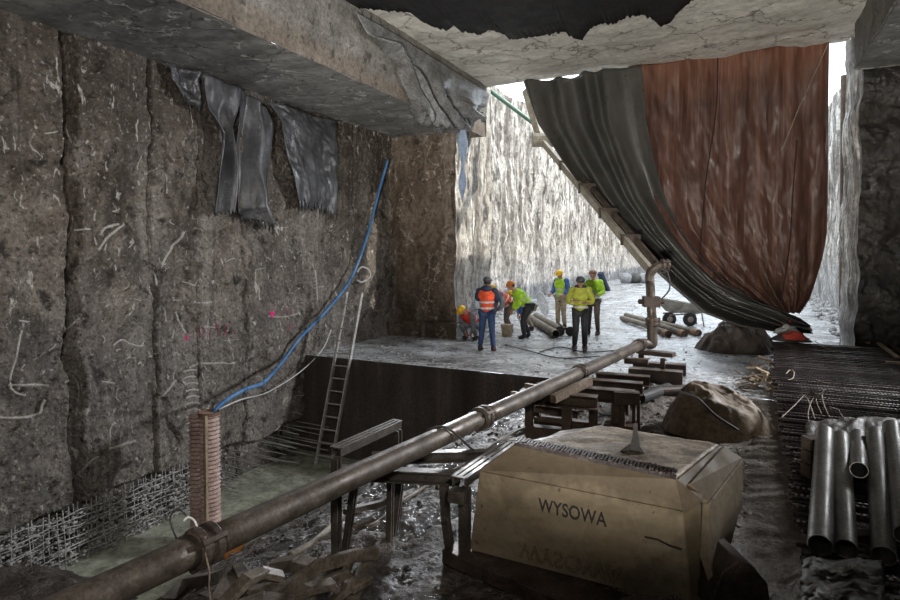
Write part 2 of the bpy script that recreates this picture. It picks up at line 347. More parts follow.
g = MB().grid(lambda u, v: (lerp(-9.2, 6.5, u), lerp(-3.5, 10.69, v), ground(lerp(-9.2, 6.5, u), lerp(-3.5, 10.69, v))), 420, 380)
tag(g.build('floor', M['mud'], smooth=True), kind='structure')
g = MB().grid(lambda u, v: (lerp(-9.0, -5.8, u), lerp(-3, 10.7, v), -2.17), 4, 4)
tag(g.build('floor_water', M['water'], smooth=True), kind='structure')
def slabz(x, y): return nz(x, y, 1.0, 1.1)*.018+nz(x, y, 5, 5)*.006
def ys(v): return 10.68+ (v**1.7)*68
g = MB().grid(lambda u, v: (lerp(-9.4, 9, u), ys(v), slabz(lerp(-9.4, 9, u), ys(v))), 180, 300)
tag(g.build('floor_slab', M['slab'], smooth=True), kind='structure')
g = MB().grid(lambda u, v: (lerp(-9.3, -2.6, u), 10.68+nz(u*6, v*2, 0, 2)*.012-.01, lerp(-2.7, .005, v)), 80, 30)
tag(g.build('wall_slab_edge', M['face'], smooth=True), kind='structure')

def pud(x, y): return ground(x, y, False)-.004+.045*nz(x, y, 44, 1.1, 3)-.25*(1-sm(-4.65,-4.3,x))-.14*sm(-1.5,-.7,x)*(1-sm(7.5,9.5,y))-.03*(nz(x,y,77,.9,2)>.1)
g = MB().grid(lambda u, v: (lerp(-4.7, .1, u), lerp(3.0, 10.66, v), pud(lerp(-4.7, .1, u), lerp(3.0, 10.66, v))), 120, 180)
M['puddle'] = mat('muddy puddle film', [(.03,.026,.022),(.06,.05,.043)], scale=2, rough=(.02,.12), bump=1.0, bscale=22, bdist=.04, spec=1.0)
tag(g.build('floor_puddle', M['puddle'], smooth=True), kind='structure')
# ------------------------------------------------------------ walls
GROOVES = [(5.50, .075, .24), (6.85, .035, .10), (7.75, .03, .07), (8.85, .03, .10), (10.9, .05, .05), (3.2,.08,.1), (12.6,.05,.06)]
def relief(y, z):
    r = nz(y, z, 0, .55, 3)*.10+nz(y, z, 4, 1.7, 4)*.055+nz(y, z, 8, 5, 3)*.02
    r += nz(y, z, 28, 9, 2)*.016
    p = nz(y, z, 15, 1.1, 3)
    if p > .25: r -= min(.10, (p-.25)*.5)
    r += nz(y*2.2, z*.3, 20, 1.2, 3)*.012+noise.ridged_multi_fractal(Vector((y*1.1, z*1.1, 9)), .9, 2, 5, 1, 2)*.03
    for gy, w, dp in GROOVES:
        dd = abs(y+nz(z, 0, gy, .8, 2)*.06-gy)
        if dd < w*1.6: r -= dp*(1-sm(w*.5, w*1.6, dd))
        elif dd < w*3: r += .03*(1-sm(w*1.6, w*3, dd))
    return r
def wallx(y, z):
    x = -8.82+relief(y, z)
    lim = -1.38+nz(y, 0, 33, .9, 3)*.14
    if z < lim: x -= .25*sm(0, .12, lim-z)
    return x
def fn(u, v):
    y = lerp(2.2, 14.7, u); z = lerp(-2.6, 5.75, v); return (wallx(y, z), y, z)
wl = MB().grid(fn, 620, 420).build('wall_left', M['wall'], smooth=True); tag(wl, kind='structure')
tag(MB().grid(lambda u, v: (-8.85, lerp(-3.5, 2.2, u), lerp(-2.6, 7, v)), 4, 4).build('wall_left_rear', M['wall']), kind='structure')
# stub wall across the left (faces the camera) and its return
def fe(u, v):
    x = lerp(-8.95, -6.85, u); z = lerp(-.1, 5.7, v)
    y = 14.5-nz(x, z, 50, .9, 3)*.07-nz(x, z, 54, 4, 3)*.035
    k = sm(.86, 1, u); y += k*.0-nz(x*3, z*.4, 60, 2)*.05*k
    return (x+nz(z, 0, 70, 1.1, 3)*.06*k, y, z)
def fe2(u, v):
    z = lerp(-.1, 9.0, v); return (-6.85+nz(z, 0, 70, 1.1, 3)*.06+nz(u*6, z*.25, 71, 1.5, 3)*.07*min(1,u*6), lerp(14.5, 17.0, u)-nz(-6.85, z, 50, .9, 3)*.07*(1-u), z)
e = MB().grid(fe, 110, 220)
tag(MB().grid(fe2, 90, 240).grid(lambda u, v: (lerp(-9.2, -6.85, u), 17.0, lerp(0, 9, v)), 4, 8).build('wall_stub_return', M['outwall'], smooth=True), kind='structure')
tag(e.build('wall_stub', M['endwall'], smooth=True), kind='structure')
tag(MB().grid(lambda u, v: (lerp(-8.8, -6.7, u), 14.24-nz(u*3, v, 2, 3)*.03+ (.26 if v > .99 else 0), min(.43, lerp(-.05, .45, v))), 40, 12).build('trim_ledge', M['endwall'], smooth=True), kind='structure')
# outside walls
def ylin(u, a, b): return a+(b-a)*u**1.6
def fo(u, v):
    y = ylin(u, 17, 80); z = lerp(-.1, 9.0, v)
    x = -9.0+nz(y, z*.4, 80, .5, 3)*.26+nz(y, z*.4, 84, 2.0, 4)*.16
    if v > .99: z += nz(y, 0, 90, .8)*.12
    return (x, y, z)
tag(MB().grid(fo, 460, 120).build('wall_outside_left', M['outwall'], smooth=True), kind='structure')
def fo2(u, v):
    y = ylin(u, 15.6, 80); z = lerp(-.1, 9.0, v)
    return (3.55+nz(y, z*.3, 180, .7, 3)*.2+nz(y, z*.2, 184, 3, 3)*.08, y, z)
tag(MB().grid(fo2, 400, 90).build('wall_outside_right', M['outwall'], smooth=True), kind='structure')
tag(MB().grid(lambda u, v: (lerp(-10, 5, u), 80+nz(u*9, v*6, 0, 1)*.2, lerp(-.1, 9, v)), 60, 40).build('wall_outside_end', M['outwall'], smooth=True), kind='structure')
# right dark wall
def fr(u, v):
    x = lerp(2.14, 6.5, u); z = lerp(-.1, 6.2, v)
    e_ = 1-sm(0, .06, u)
    return (x+nz(z*.9, 1, 210, 1, 3)*.09*e_, 14.5-nz(x, z, 200, 1.2, 4)*.12-nz(x, z, 205, 5, 3)*.04, z)
def fr2(u, v):
    z = lerp(-.1, 9, v); return (2.14+nz(z*.9, 1, 210, 1, 3)*.09+nz(u*5, z*.25, 212, 1.5, 3)*.10*min(1,u*5), lerp(14.45, 16.6, u), z)
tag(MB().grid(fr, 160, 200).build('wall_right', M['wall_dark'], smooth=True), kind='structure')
e = MB().grid(fr2, 40, 200); e.grid(lambda u, v: (lerp(2.14, 3.6, u), 16.6, lerp(-.1, 9, v)), 6, 20)
tag(e.build('wall_right_return', M['outwall'], smooth=True), kind='structure')
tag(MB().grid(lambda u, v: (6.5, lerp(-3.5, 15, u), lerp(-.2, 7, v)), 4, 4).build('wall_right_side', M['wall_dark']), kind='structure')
# ceilings and beams
def slabgrid(x0, x1, y0, y1, z, nu, nv, s=0, wob=.02):
    return MB().grid(lambda u, v: (lerp(x0, x1, u)+(nz(v*18, 0, s+3, 1)*.05 if u in (0, 1) else 0), lerp(y0, y1, v)+(nz(u*9, 0, s+7, 1.4)*.05 if v == 1 else 0), z+nz(lerp(x0, x1, u), lerp(y0, y1, v), s, .8, 4)*wob), nu, nv)
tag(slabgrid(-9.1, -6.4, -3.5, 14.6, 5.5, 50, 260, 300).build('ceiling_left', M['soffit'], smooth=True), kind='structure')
e = MB().grid(lambda u, v: (-6.4+nz(lerp(-3.5, 15.5, u), lerp(5.5, 6.9, v), 310, 1.2, 4)*.03+(.05 if .36 < v < 1 else 0), lerp(-3.5, 15.5, u), lerp(5.48, 6.95, v)), 300, 40)
e.grid(lambda u, v: (lerp(-9.1, -6.38, u), 15.5, lerp(5.5, 9, v)), 4, 4)
tag(e.build('trim_beam_left', M['beam'], smooth=True), kind='structure')
e = slabgrid(-6.45, 2.02, -3.5, 15.5, 6.87, 140, 300, 320, .035)
e.grid(lambda u, v: (lerp(-6.45, 2.1, u), 15.5+nz(u*9, 0, 327, 1.4)*.05, lerp(6.87, 7.3, v)), 60, 3)
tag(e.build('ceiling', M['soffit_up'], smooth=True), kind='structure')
tag(MB().box((-1.2, 6, 9.2), (17, 19, .2)).build('ceiling_roof', M['soffit']), kind='structure')
e = MB().grid(lambda u, v: (2.0+nz(lerp(-3, 14.4, u), v, 330, 1.2, 4)*.03, lerp(-3.5, 14.45, u), lerp(5.95, 6.95, v)), 200, 20)
e.grid(lambda u, v: (lerp(2.0, 6.6, u), 14.45, lerp(5.95, 9, v)), 4, 4)
tag(e.build('trim_beam_right', M['beam'], smooth=True), kind='structure')
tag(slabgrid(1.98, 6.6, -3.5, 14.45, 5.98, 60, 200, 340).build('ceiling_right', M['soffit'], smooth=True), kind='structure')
tag(MB().box((-1.2, -3.6, 3), (15.6, .2, 12.4)).build('wall_rear', M['wall_dark']), kind='structure')

# marks on the left wall
def onwall(px, py, off=.012):
    p = P(px, py, X=-8.8)
    return Vector((wallx(p.y, p.z)+off, p.y, p.z))
def stroke(mb, pts, w, off=.012):
    path = smooth_path([Vector((x, y, 0)) for x, y in pts], 6)
    q = [onwall(p.x, p.y, off) for p in path]
    mb.tube(q, [w*(1+.4*nz(i*.7, w, 0, 1)) for i in range(len(q))], 5)
mk = MB()
for pts in ([(186,336),(188,340)],[(268,313),(272,313),(269,317)]): stroke(mk, pts, .028, .0)
mk.build('paint_mark', M['pink'], wl)
mk = MB()
for pts in ([(200,336),(201,328),(206,330),(203,338)],[(210,330),(212,338)],[(217,330),(216,322),(220,335)],[(224,324),(229,335)],[(230,322),(225,336)],[(233,330),(234,334)],
            [(279,311),(281,315)],[(286,309),(287,314)],[(290,308),(291,315)],[(285,325),(289,330)],[(288,322),(284,331)]): stroke(mk, pts, .011, .0)
tag(mk.build('paint_mark', M['pinkf'], wl), 'faded pink spray marks')
rnd = random.Random(3)
mk = MB()
for pts in ([(79,230),(85,229),(90,229)],[(98,250),(108,236),(124,223)],[(113,346),(122,340),(130,344),(142,346),(145,341)],[(175,312),(180,322),(186,333)],[(193,302),(204,303),(212,302)],
            [(186,282),(194,285),(203,286)],[(266,316),(280,317),(298,314)],[(0,418),(20,418),(40,414),(46,400)],[(82,476),(86,462),(96,456)],[(105,446),(107,426),(111,422)],[(104,448),(118,444),(130,440)],
            [(190,368),(200,364),(235,363)],[(166,265),(172,252),(178,240),(183,232)],[(153,262),(156,275),(157,285)],[(26,396),(10,384),(22,330)],[(78,330),(80,322),(82,318)],
            [(8,385),(30,385),(48,386)],[(160,398),(168,388),(176,380)],[(258,300),(257,285)],[(314,270),(314,300)],[(100,235),(104,228),(116,224)]): stroke(mk, pts, .013+rnd.random()*.012, 0)
for k in range(70):
    x = rnd.uniform(5, 330); y = rnd.uniform(130, 440); a = rnd.uniform(0, PI); l = rnd.uniform(3, 14)
    stroke(mk, [(x, y), (x+math.cos(a)*l*.5+rnd.uniform(-3, 3), y+math.sin(a)*l*.5), (x+math.cos(a)*l, y+math.sin(a)*l)], rnd.uniform(.006, .014), 0)
for k in range(11):
    stroke(mk, [(184, 372+k*6.5), (192, 370+k*6.5), (199, 371+k*6.5)], .018, 0)
tag(mk.build('cement_scar', M['chalk'], wl), 'pale cement scars')
# ------------------------------------------------------------ sheets and tarpaulins
def sheet(name, rows, plane, m, fold, nu=60, nv=60, th=.012, parent=None, rag=0):
    def f(u, v):
        q = v*(len(rows)-1); i = min(int(q), len(rows)-2); t = q-i
        a = resample(rows[i], u); b = resample(rows[i+1], u)
        px, py = lerp(a[0], b[0], t), lerp(a[1], b[1], t)
        if rag and v > .97: py += nz(u*30, 1, 0, 1)*rag
        d = fold(u, v, px, py)
        if 'X' in plane: p = P(px, py, X=plane['X']); return p+Vector((d, 0, 0))
        p = P(px, py, Y=plane['Y']); return p+Vector((0, -d, 0))
    return MB().grid(f, nu, nv).build(name, m, parent, smooth=True, solid=th)
o = sheet('hanging_membrane', [[(204,74),(222,80),(241,89)],[(207,108),(220,112),(237,112)],[(221,133),(226,134),(232,134)],[(216,172),(226,173),(235,172)],[(210,213),(222,214),(238,211)]],
    dict(X=-8.45), M['membrane'], lambda u, v, x, y: .10*math.sin(u*9+v*1.5)*(.3+v)+nz(u*2, v*2, 1, 1, 2)*.10, rag=7)
tag(o, 'dark grey membrane pinched at the middle and flaring below against the left wall', 'sheeting')
o = sheet('hanging_membrane', [[(238,88),(252,96),(268,110)],[(236,120),(252,124),(272,128)],[(233,165),(250,168),(268,168)],[(236,212),(250,208),(268,205)],[(240,216),(252,220),(273,229)]],
    dict(X=-8.62), M['membrane'], lambda u, v, x, y: .16*math.sin(u*7+2.2+v*.8)*(.3+v)+nz(u*3, v*2, 5, 1, 2)*.10, rag=12)
tag(o, 'dark grey membrane with deep folds, between the pinched one and the broad torn one', 'sheeting')
o = sheet('hanging_membrane', [[(270,101),(290,108),(312,115),(337,121)],[(281,126),(295,132),(315,137),(337,145)],[(290,165),(303,168),(318,170),(336,175)],[(298,203),(308,208),(322,207),(336,216)]],
    dict(X=-8.55), M['membrane'], lambda u, v, x, y: .06*math.sin(u*6+v)+nz(u*3, v*3, 7)*.09, rag=14)
tag(o, 'broad scratched grey membrane with torn lower edge beside the wall corner', 'sheeting')
o = sheet('hanging_membrane', [[(166,62),(180,67),(200,73)],[(172,78),(186,90),(201,98)],[(178,92),(190,104),(202,112)]],
    dict(X=-8.6), M['membrane'], lambda u, v, x, y: .06*math.sin(u*9+v)+nz(u*3, v*3, 7)*.07, nu=30, nv=30, rag=8)
tag(o, 'small short membrane flap hanging furthest left under the soffit', 'sheeting')
o = sheet('draped_sheet', [[(356,12),(400,37),(440,62),(484,90),(489,94)],[(366,35),(402,58),(442,84),(474,104),(489,106)],[(390,45),(410,75),(440,100),(468,110),(488,111)],[(424,118),(437,128),(449,130),(466,126),(486,112)]],
    dict(X=-6.22), M['drape'], lambda u, v, x, y: (.04+v*.28)*math.sin(u*23+v*2)*sm(.0, .6, v)+nz(u*4, v*4, 3)*.1*v, nu=110, nv=70, rag=9)
tag(o, 'silvery plastic sheet draped over the beam corner left of the opening', 'sheeting')
o = sheet('plastic_strip', [[(458,112),(463,112),(467,112)],[(460,160),(463,160),(466,160)],[(460,200),(462,200),(464,198)]], dict(X=-6.4), M['bluestrip'], lambda u, v, x, y: .04*math.sin(v*14+u*3), nu=8, nv=40)
tag(o, 'pale blue plastic strip hanging down from the draped sheet by the opening', 'sheeting')
# ragged black membrane under the ceiling
edge = [(330,-8),(350,7),(420,13),(423,22),(435,27),(447,30),(455,25),(460,31),(480,35),(490,30),(505,34),(510,40),(540,36),(565,32),(573,38),(582,40),(590,28),(600,23),(613,24),(627,17),(643,15),(655,20),(660,26),(670,22),(680,10),(693,0),(720,-22)]
def fb(u, v):
    a = resample(edge, u); p = P(a[0], a[1]+2.5*noise.noise(Vector((u*150, 0, 0))), z=6.78); y = lerp(max(p.y, 2) , -3.4, v)
    return (lerp(p.x, lerp(-6.4, 1.9, u), sm(0, .6, v)), y, 6.78+nz(p.x, y, 400, 1.0, 2)*.02)
tag(MB().grid(fb, 420, 30).build('ceiling_membrane', M['black'], smooth=True, solid=.01), 'torn black membrane hanging flat under the near ceiling', 'sheeting')
# black curtain
def foldb(u, v, x, y): return (.20-.13*u)*math.sin(u*27+nz(v*1.2, u*2, 0, 1, 2)*3.0)*(.35+.65*(1-sm(.45, .9, u)*(1-v)))+.12*math.sin(u*11+1+v)+nz(u*4, v*2, 2, 1, 3)*.10
rows = [[(525,83),(560,77),(600,71),(641,64)],[(541,125),(572,124),(606,122),(646,120)],[(567,165),(592,163),(620,161),(654,160)],[(594,202),(616,200),(640,198),(664,196)],
        [(622,237),(640,232),(660,231),(682,232)],[(650,264),(665,259),(685,260),(705,262)],[(674,287),(690,283),(710,284),(730,285)],[(703,312),(718,305),(738,300),(760,303)],[(738,325),(755,315),(770,310),(785,312)],[(775,331),(785,326),(792,322),(800,318)],[(812,333),(812,330),(811,328),(810,325)]]
o = sheet('tarpaulin_curtain', rows, dict(Y=15.2), M['tarp_black'], foldb, nu=170, nv=150, th=.01)
tag(o, 'black tarpaulin curtain gathered in diagonal folds across the opening', 'tarpaulin')
# brown curtain
def foldw(u, v, x, y): return .08*math.sin(u*26+nz(v*2, u*2, 9)*2)*(.5+v)+nz(u*5, v*4, 22)*.12+.05*math.sin(u*70+v*6)*nz(u*2, v*2, 5)+.1*v*math.sin(u*9+v*4)
rows = [[(628,67),(700,57),(760,49),(829,40)],[(634,112),(704,108),(764,105),(828,103)],[(642,150),(710,150),(766,150),(828,153)],[(650,185),(713,188),(768,192),(828,195)],[(664,225),(722,226),(772,228),(827,232)],
        [(690,258),(736,258),(776,258),(822,259)],[(718,282),(752,282),(782,282),(815,283)],[(745,299),(770,299),(788,300),(809,300)],[(772,309),(781,313),(790,314),(799,313)]]
br = sheet('tarpaulin_curtain', rows, dict(Y=15.42), M['tarp_brown'], foldw, nu=190, nv=150, th=.008)
tag(br, 'rust brown tarpaulin curtain hanging from the ceiling edge', 'tarpaulin')
for pts in ([(718,58),(716,110),(706,180),(701,240),(700,262)],[(797,140),(793,190),(790,240),(783,290),(780,308)]):
    q = [P(x, y, Y=15.27) for x, y in pts]
    MB().tube(smooth_path(q, 8), .016, 6).build('seam', M['seam'], br)
# rope from upper right corner
MB().tube([P(828,44,Y=15.2), P(800,105,Y=15.1), P(782,150,Y=15.2)], .012, 5).build('rope', M['tie'], br)

# ------------------------------------------------------------ boom and struts outside
b = thing('pump_boom', P(652,268,d=12.5), 'beige jointed boom pipe rising diagonally beside the black curtain', 'pump boom')
A0, A1, A2 = P(650,270,d=12.3), P(541,140,d=17), P(526,90,d=17.5)
MB().bar(A0, A1, .10, .16).build('boom_arm', M['boom'], b)
off = RT*.24
MB().tube([A0+off, A1+off*1.2], .07, 12).build('delivery_pipe', M['pipe'], b)
MB().bar(A1, A2, .14, .22).build('boom_arm', M['boom'], b)
j = MB(); j.tube([A1-RT*.25, A1+RT*.35], .2, 14); j.build('joint', M['boom'], b)
for t in (.18, .36, .55, .75):
    p = lerp(A0, A1, t); m_ = MB(); m_.bar(p-RT*.08, p+off+RT*.1, .10, .24); m_.build('bracket', M['iron'], b)
lk = MB(); lk.bar(A1+RT*.3, lerp(A1, A2, .45)+RT*.5, .05, .05); lk.bar(lerp(A1, A2, .45)+RT*.5, lerp(A1, A2, .7), .05, .05); lk.build('linkage', M['boom'], b)
q = MB().tube([P(484,86,d=19), P(533,123,d=20)], .07, 10).build('strut', M['green'])
tag(q, 'thin green pipe strut crossing the bright gap under the ceiling corner', 'strut')
# ------------------------------------------------------------ main pipeline
PA, PC = P(205,545,d=3.54), P(640,345,d=11.0)
PA.z = PC.z = .62
dr = (PC-PA).normalized(); PN = PA-dr*2.2
L = (PC-PN).length
pl = thing('concrete_pipeline', (PN.x, PN.y, ground(PN.x, PN.y)), 'long muddy steel pipeline running diagonally to an upright riser', 'pipeline')
def param(px):   # distance along the pipe where it crosses image column px
    lo, hi = 0, L
    for _ in range(40):
        mid = (lo+hi)/2; p = PN+dr*mid-CAM; d = p.dot(FW)
        x = 450+F*p.dot(RT)/d if d > .05 else -9999
        if x < px: lo = mid
        else: hi = mid
    return lo
cuts = [0, param(204), param(482), param(580), L]
for a, b_ in zip(cuts, cuts[1:]):
    n = max(2, int((b_-a)/.2))
    pts = [PN+dr*lerp(a+.01, b_-.01, i/n)+Vector((0, 0, nz(a+i*.2, 0, 0, 1)*.004)) for i in range(n+1)]
    MB().tube(pts, .092, 28).build('pipe_section', M['pipe'], pl, smooth=False).data.polygons.foreach_set('use_smooth', [True]*(28*n)+[False]*2)
def coupling(c, d, r, parent):
    m_ = MB()
    for s_ in (-1, 1): m_.tube([c+d*(s_*.045-.022), c+d*(s_*.045+.022)], r+.030, 24)
    m_.tube([c-d*.075, c+d*.075], r+.014, 24)
    u = d.cross(Vector((0,0,1))).normalized(); w = u.cross(d)
    for a in (.6, 2.9, 4.6):
        p = c+(u*math.cos(a)+w*math.sin(a))*(r+.032); m_.bar(p-d*.08, p+d*.08, .035, .035, (u*math.cos(a)+w*math.sin(a)))
    return m_.build('coupling', M['iron'], parent, bevel=.006)
for c in cuts[1:4]: coupling(PN+dr*c, dr, .092, pl)
coupling(PC-dr*.05, dr, .092, pl)
rb = P(652,342,d=11.25); rt = P(650,283,d=11.6)
# elbow from pipe end to riser
el = smooth_path([PC, PC+dr*.25+Vector((0,0,.0)), Vector((rb.x, rb.y, .60)), Vector((rb.x, rb.y, .78)), Vector((rb.x, rb.y, 1.0))], 8)
MB().tube(el, .092, 20).build('elbow', M['pipe'], pl, smooth=True)
MB().tube([Vector((rb.x, rb.y, .98)), Vector((rt.x, rt.y, 1.75))], .085, 20).build('riser', M['pipe'], pl, smooth=True)
el = smooth_path([Vector((rt.x, rt.y, 1.73)), Vector((rt.x, rt.y, 1.9)), Vector((rt.x+.08, rt.y, 2.04))+RT*.05, Vector((rt.x, rt.y, 2.06))+RT*.32], 8)
MB().tube(el, .085, 20).build('elbow', M['pipe'], pl, smooth=True)
coupling(Vector((rt.x, rt.y, 2.06))+RT*.28, RT, .10, pl)
coupling(Vector((rb.x, rb.y, 1.02)), Vector((0.001,0,1)).normalized(), .095, pl)
v_ = MB(); c = Vector((lerp(rb.x, rt.x, .5), lerp(rb.y, rt.y, .5), 1.38)); v_.box(c, (.30, .26, .20), .3); v_.tube([c+RT*.1, c+RT*.24], .05, 10); v_.tube([c-RT*.1, c-RT*.24], .05, 10)
v_.build('valve', M['iron'], pl, bevel=.01)
hw = MB().tube(smooth_path([c+RT*.2+Vector((0,0,.05)), c+RT*.35+Vector((0,0,.25)), c+RT*.3+Vector((0,0,.55)), c+RT*.15+Vector((0,0,.62))], 8), .015, 6).build('hose_loop', M['cable'], pl)
# cables hanging at the near coupling
cp = PN+dr*cuts[1]
for k, (pts, lb, m_) in enumerate((([(-.16,-.02,.05),(-.22,0,.16),(-.2,.04,.2),(-.12,.02,.16)], None, 'cable'), ([(-.04,.0,.10),(-.06,0,.15),(-.10,.0,.17),(-.13,0,.15)], None, 'white'),
        ([(.10,-.1,.1),(.13,-.13,0),(.14,-.12,-.1),(.1,-.08,-.22),(.1,-.06,-.34)], None, 'tie'))):
    MB().tube(smooth_path([cp+dr*0+RT*p[0]*.9+Vector((0, p[1], p[2])) for p in pts], 8), .006 if k < 2 else .005, 6).build('wire', M[m_], pl)
# wire over the pipe (mid)
cm = PN+dr*param(440)
MB().tube(smooth_path([cm-RT*.12+Vector((0,0,.06)), cm+Vector((0,0,.10)), cm+RT*.12+Vector((0,0,.05)), cm+RT*.35+Vector((0,.2,-.25)), cm+RT*.9+Vector((0,.4,-.45))], 8), .010, 6).build('wire', M['cable'], pl)

# ------------------------------------------------------------ trestles and cribs under the pipe
t = thing('support_trestle', P(345,545,d=5.5), 'slotted steel trestle under the near stretch of pipeline', 'trestle')
g = ground
a, b_ = P(336,452,d=5.35), P(397,433,d=6.2); b_.z = a.z
MB().channel(a, b_, .10, .08).build('top_beam', M['hbeam'], t)
def leg(a, zb, parent, w=.07, dx=0, dy=0, m='hbeam'):
    bt = Vector((a.x+dx, a.y+dy, zb)); MB().ibeam(a, bt, w, w, .016).build('leg', M[m], parent)
z0 = a.z-.06
leg(Vector((a.x, a.y, z0)), g(a.x, a.y, 0)-.08, t); leg(Vector((b_.x, b_.y, z0)), g(b_.x, b_.y, 0)-.1, t, .08)
a2, b2 = P(352,470,d=5.2), P(403,452,d=6.0)
MB().bar(a2, b2, .10, .07).build('lower_beam', M['hbeam'], t)
ca, cb = P(340,470,d=5.4), P(470,492,d=5.0)
ca.z = cb.z = .36
MB().ibeam(ca, P(460,478,z=.36), .11, .11).build('cross_beam', M['hbeam'], t)
MB().ibeam(P(372,458,z=.40), P(492,455,z=.40), .09, .10).build('cross_beam', M['hbeam'], t)
for (px, dep, dx) in ((337,5.25,.0),(356,5.3,-.12),(391,5.7,0),(404,5.8,-.1)):
    p = P(px, 480, d=dep); p.z = .38; leg(p, g(p.x, p.y, 0)-.06, t, .055, dx, -.03)
MB().bar(P(345,512,d=5.4), P(394,500,d=5.9), .05, .05).build('brace', M['hbeam'], t)
t = thing('support_trestle', P(464,545,d=5.0), 'slotted steel trestle between the pipeline and the sand coloured box', 'trestle')
a, b_ = P(459,482,z=.46), P(510,446,z=.46)
MB().channel(a, b_, .11, .08).build('top_beam', M['hbeam'], t)
MB().bar(a+Vector((0,0,-.06)), a+Vector((0,0,-.16)), .14, .12).build('end_block', M['hbeam'], t)
leg(Vector((a.x+.03, a.y+.05, .40)), g(a.x, a.y, 0)-.05, t, .08)
leg(Vector((b_.x, b_.y, .40)), g(b_.x, b_.y, 0)-.05, t, .10)
p = P(444,485,z=.36); lg = MB(); k1 = p+Vector((0.02,0,-.32)); lg.bar(p, k1, .06, .07, (0,1,0)); lg.bar(k1+Vector((0,0,.01)), Vector((k1.x+.06, k1.y, g(k1.x, k1.y, 0)-.03)), .06, .07, (0,1,0)); lg.build('leg', M['hbeam'], t)
# chock under pipe between trestles
w = MB().bar(P(553,399,d=7.45), P(590,381,d=8.15), .08, .10).build('timber_wedge', M['wood']); tag(w, 'pale timber wedge directly under the pipeline beside the first crib', 'timber')
def crib(label, cx, cy, rz, w, zt, layers, name='support_crib', m='crib'):
    e = thing(name, (cx, cy, 0), label, 'crib')
    mt = Matrix.Translation((cx, cy, 0)) @ Matrix.Rotation(rz, 4, 'Z')
    for (kind, a, b, ww, hh) in layers:
        mb = MB(); A = mt@Vector(a); B = mt@Vector(b)
        if kind == 'i': mb.ibeam(A, B, ww, hh, .018)
        else: mb.bar(A, B, ww, hh)
        mb.build('beam' if abs(a[2]-b[2]) < .02 else 'post', M[m], e, bevel=.004)
    return e
c1 = P(558,440,z=-.12)
crib('rusty stacked beam crib directly behind the sand coloured box', c1.x, c1.y, R(4), 1, .46, [
    ('b', (-.42,0,-.05), (.48,0,-.05), .14, .18), ('b', (-.42,.45,-.05), (.48,.45,-.05), .14, .18),
    ('b', (-.38,-.03,.03), (-.38,-.03,.34), .09, .09), ('b', (.12,-.03,.03), (.12,-.03,.34), .12, .10), ('b', (.42,.2,.03), (.42,.2,.34), .10, .10), ('b', (-.38,.42,.03), (-.38,.42,.34), .09, .09),
    ('b', (-.3,-.02,.14), (.1,-.02,.14), .08, .05), ('b', (-.34,.1,.24), (.2,.3,.16), .06, .10),
    ('i', (-.50,0,.42), (.50,0,.42), .18, .17), ('i', (-.32,.42,.43), (.92,.42,.43), .18, .17)])
for (a, b_, lb) in (((512,393),(540,398),'short timber stub poking out left of the pipeline, nearer one'),((526,385),(548,389),'short timber stub poking out left of the pipeline, further one')):
    q = MB().bar(P(*a, d=8.1), P(*b_, d=7.7), .05, .05).build('timber_stub', M['wood_pale']); tag(q, lb, 'timber')
c2 = P(622,428,z=0)
crib('tall beam crib with slotted girders under the far stretch of pipeline', c2.x, c2.y, R(4), 1, .46, [
    ('b', (-.05,0,-.02), (-.05,0,.36), .16, .16), ('b', (.02,-.12,-.05), (.02,-.12,.38), .06, .05), ('b', (.20,.1,-.02), (.20,.1,.36), .04, .04), ('b', (.14,.1,-.02), (.14,.1,.36), .04, .04),
    ('b', (-.22,0,.02), (.2,0,.02), .3, .10), ('b', (-.05,.8,-.02), (-.05,.8,.36), .14, .14),
    ('i', (-.62,.55,.42), (.22,.55,.42), .18, .18), ('i', (-.5,1.1,.42), (.28,1.1,.42), .16, .16), ('b', (-.1,-.1,.43), (.22,-.05,.43), .16, .16)])
c3 = P(655,382,z=0)
crib('low crib of heavy sleepers beneath the pipe riser', c3.x, c3.y, R(3), 1, .3, [
    ('b', (-.45,0,.12), (.46,0,.12), .24, .22), ('b', (-.45,.75,.12), (.5,.75,.12), .22, .2),
    ('b', (.12,.1,.2), (.12,.1,.42), .08, .08), ('b', (-.3,.7,.2), (-.3,.7,.42), .1, .1), ('b', (-.3,.5,.45), (.3,.35,.45), .22, .08), ('b', (-.5,-.25,.40), (-.1,-.25,.40), .14, .10)])
# ------------------------------------------------------------ WYSOWA box
bx = thing('equipment_box', P(580,600,z=-.25), 'large sand coloured chamfered steel box stencilled WYSOWA', 'equipment box')
FL, FR = P(481,471,z=.56), P(683,511,z=.56)
BL, BR = P(471,549,z=-.13), P(691,606,z=-.13)
TL, TR = P(515,446,z=.73), P(676,480,z=.73)
TBL, TBR = P(601,427,z=.73), P(718,446,z=.73)
BFL, BFR = FL+Vector((.30,1.32,0)), P(716,470,z=.60)
body = MB()
cF, cR = FR+Vector((.03,.0,-.01)), P(700,500,z=.60)
cB = P(697,640,z=-.2)
RBt, RBb = P(728,462,z=.58), P(716,520,z=-.15)
vs = [FL, FR, BL, BR, TL, TR, TBL, P(700,452,z=.73), BFL, BFL+Vector((0,0,-.75)), cR, cR+Vector((0,0,-.80)), BFR+Vector((-.1,0,-.0)), BFR+Vector((-.1,0,-.75))]
def q4(mb, a, b, c, d): mb.add([a, b, c, d], [(0,1,2,3)])
q4(body, BL, BR, FR, FL); q4(body, FL, FR, TR, TL)                       # front and front chamfer
body.add([FR, BR, cR+Vector((0,0,-.80)), cR, TR], [(0,1,2,3),(0,3,4)])
q4(body, FL, TL, TBL, BFL); q4(body, BL, FL, BFL, BFL+Vector((0,0,-.75)))
body.add([cR, BFR+Vector((-.1,0,0)), TBR, TR], [(0,1,2,3)])
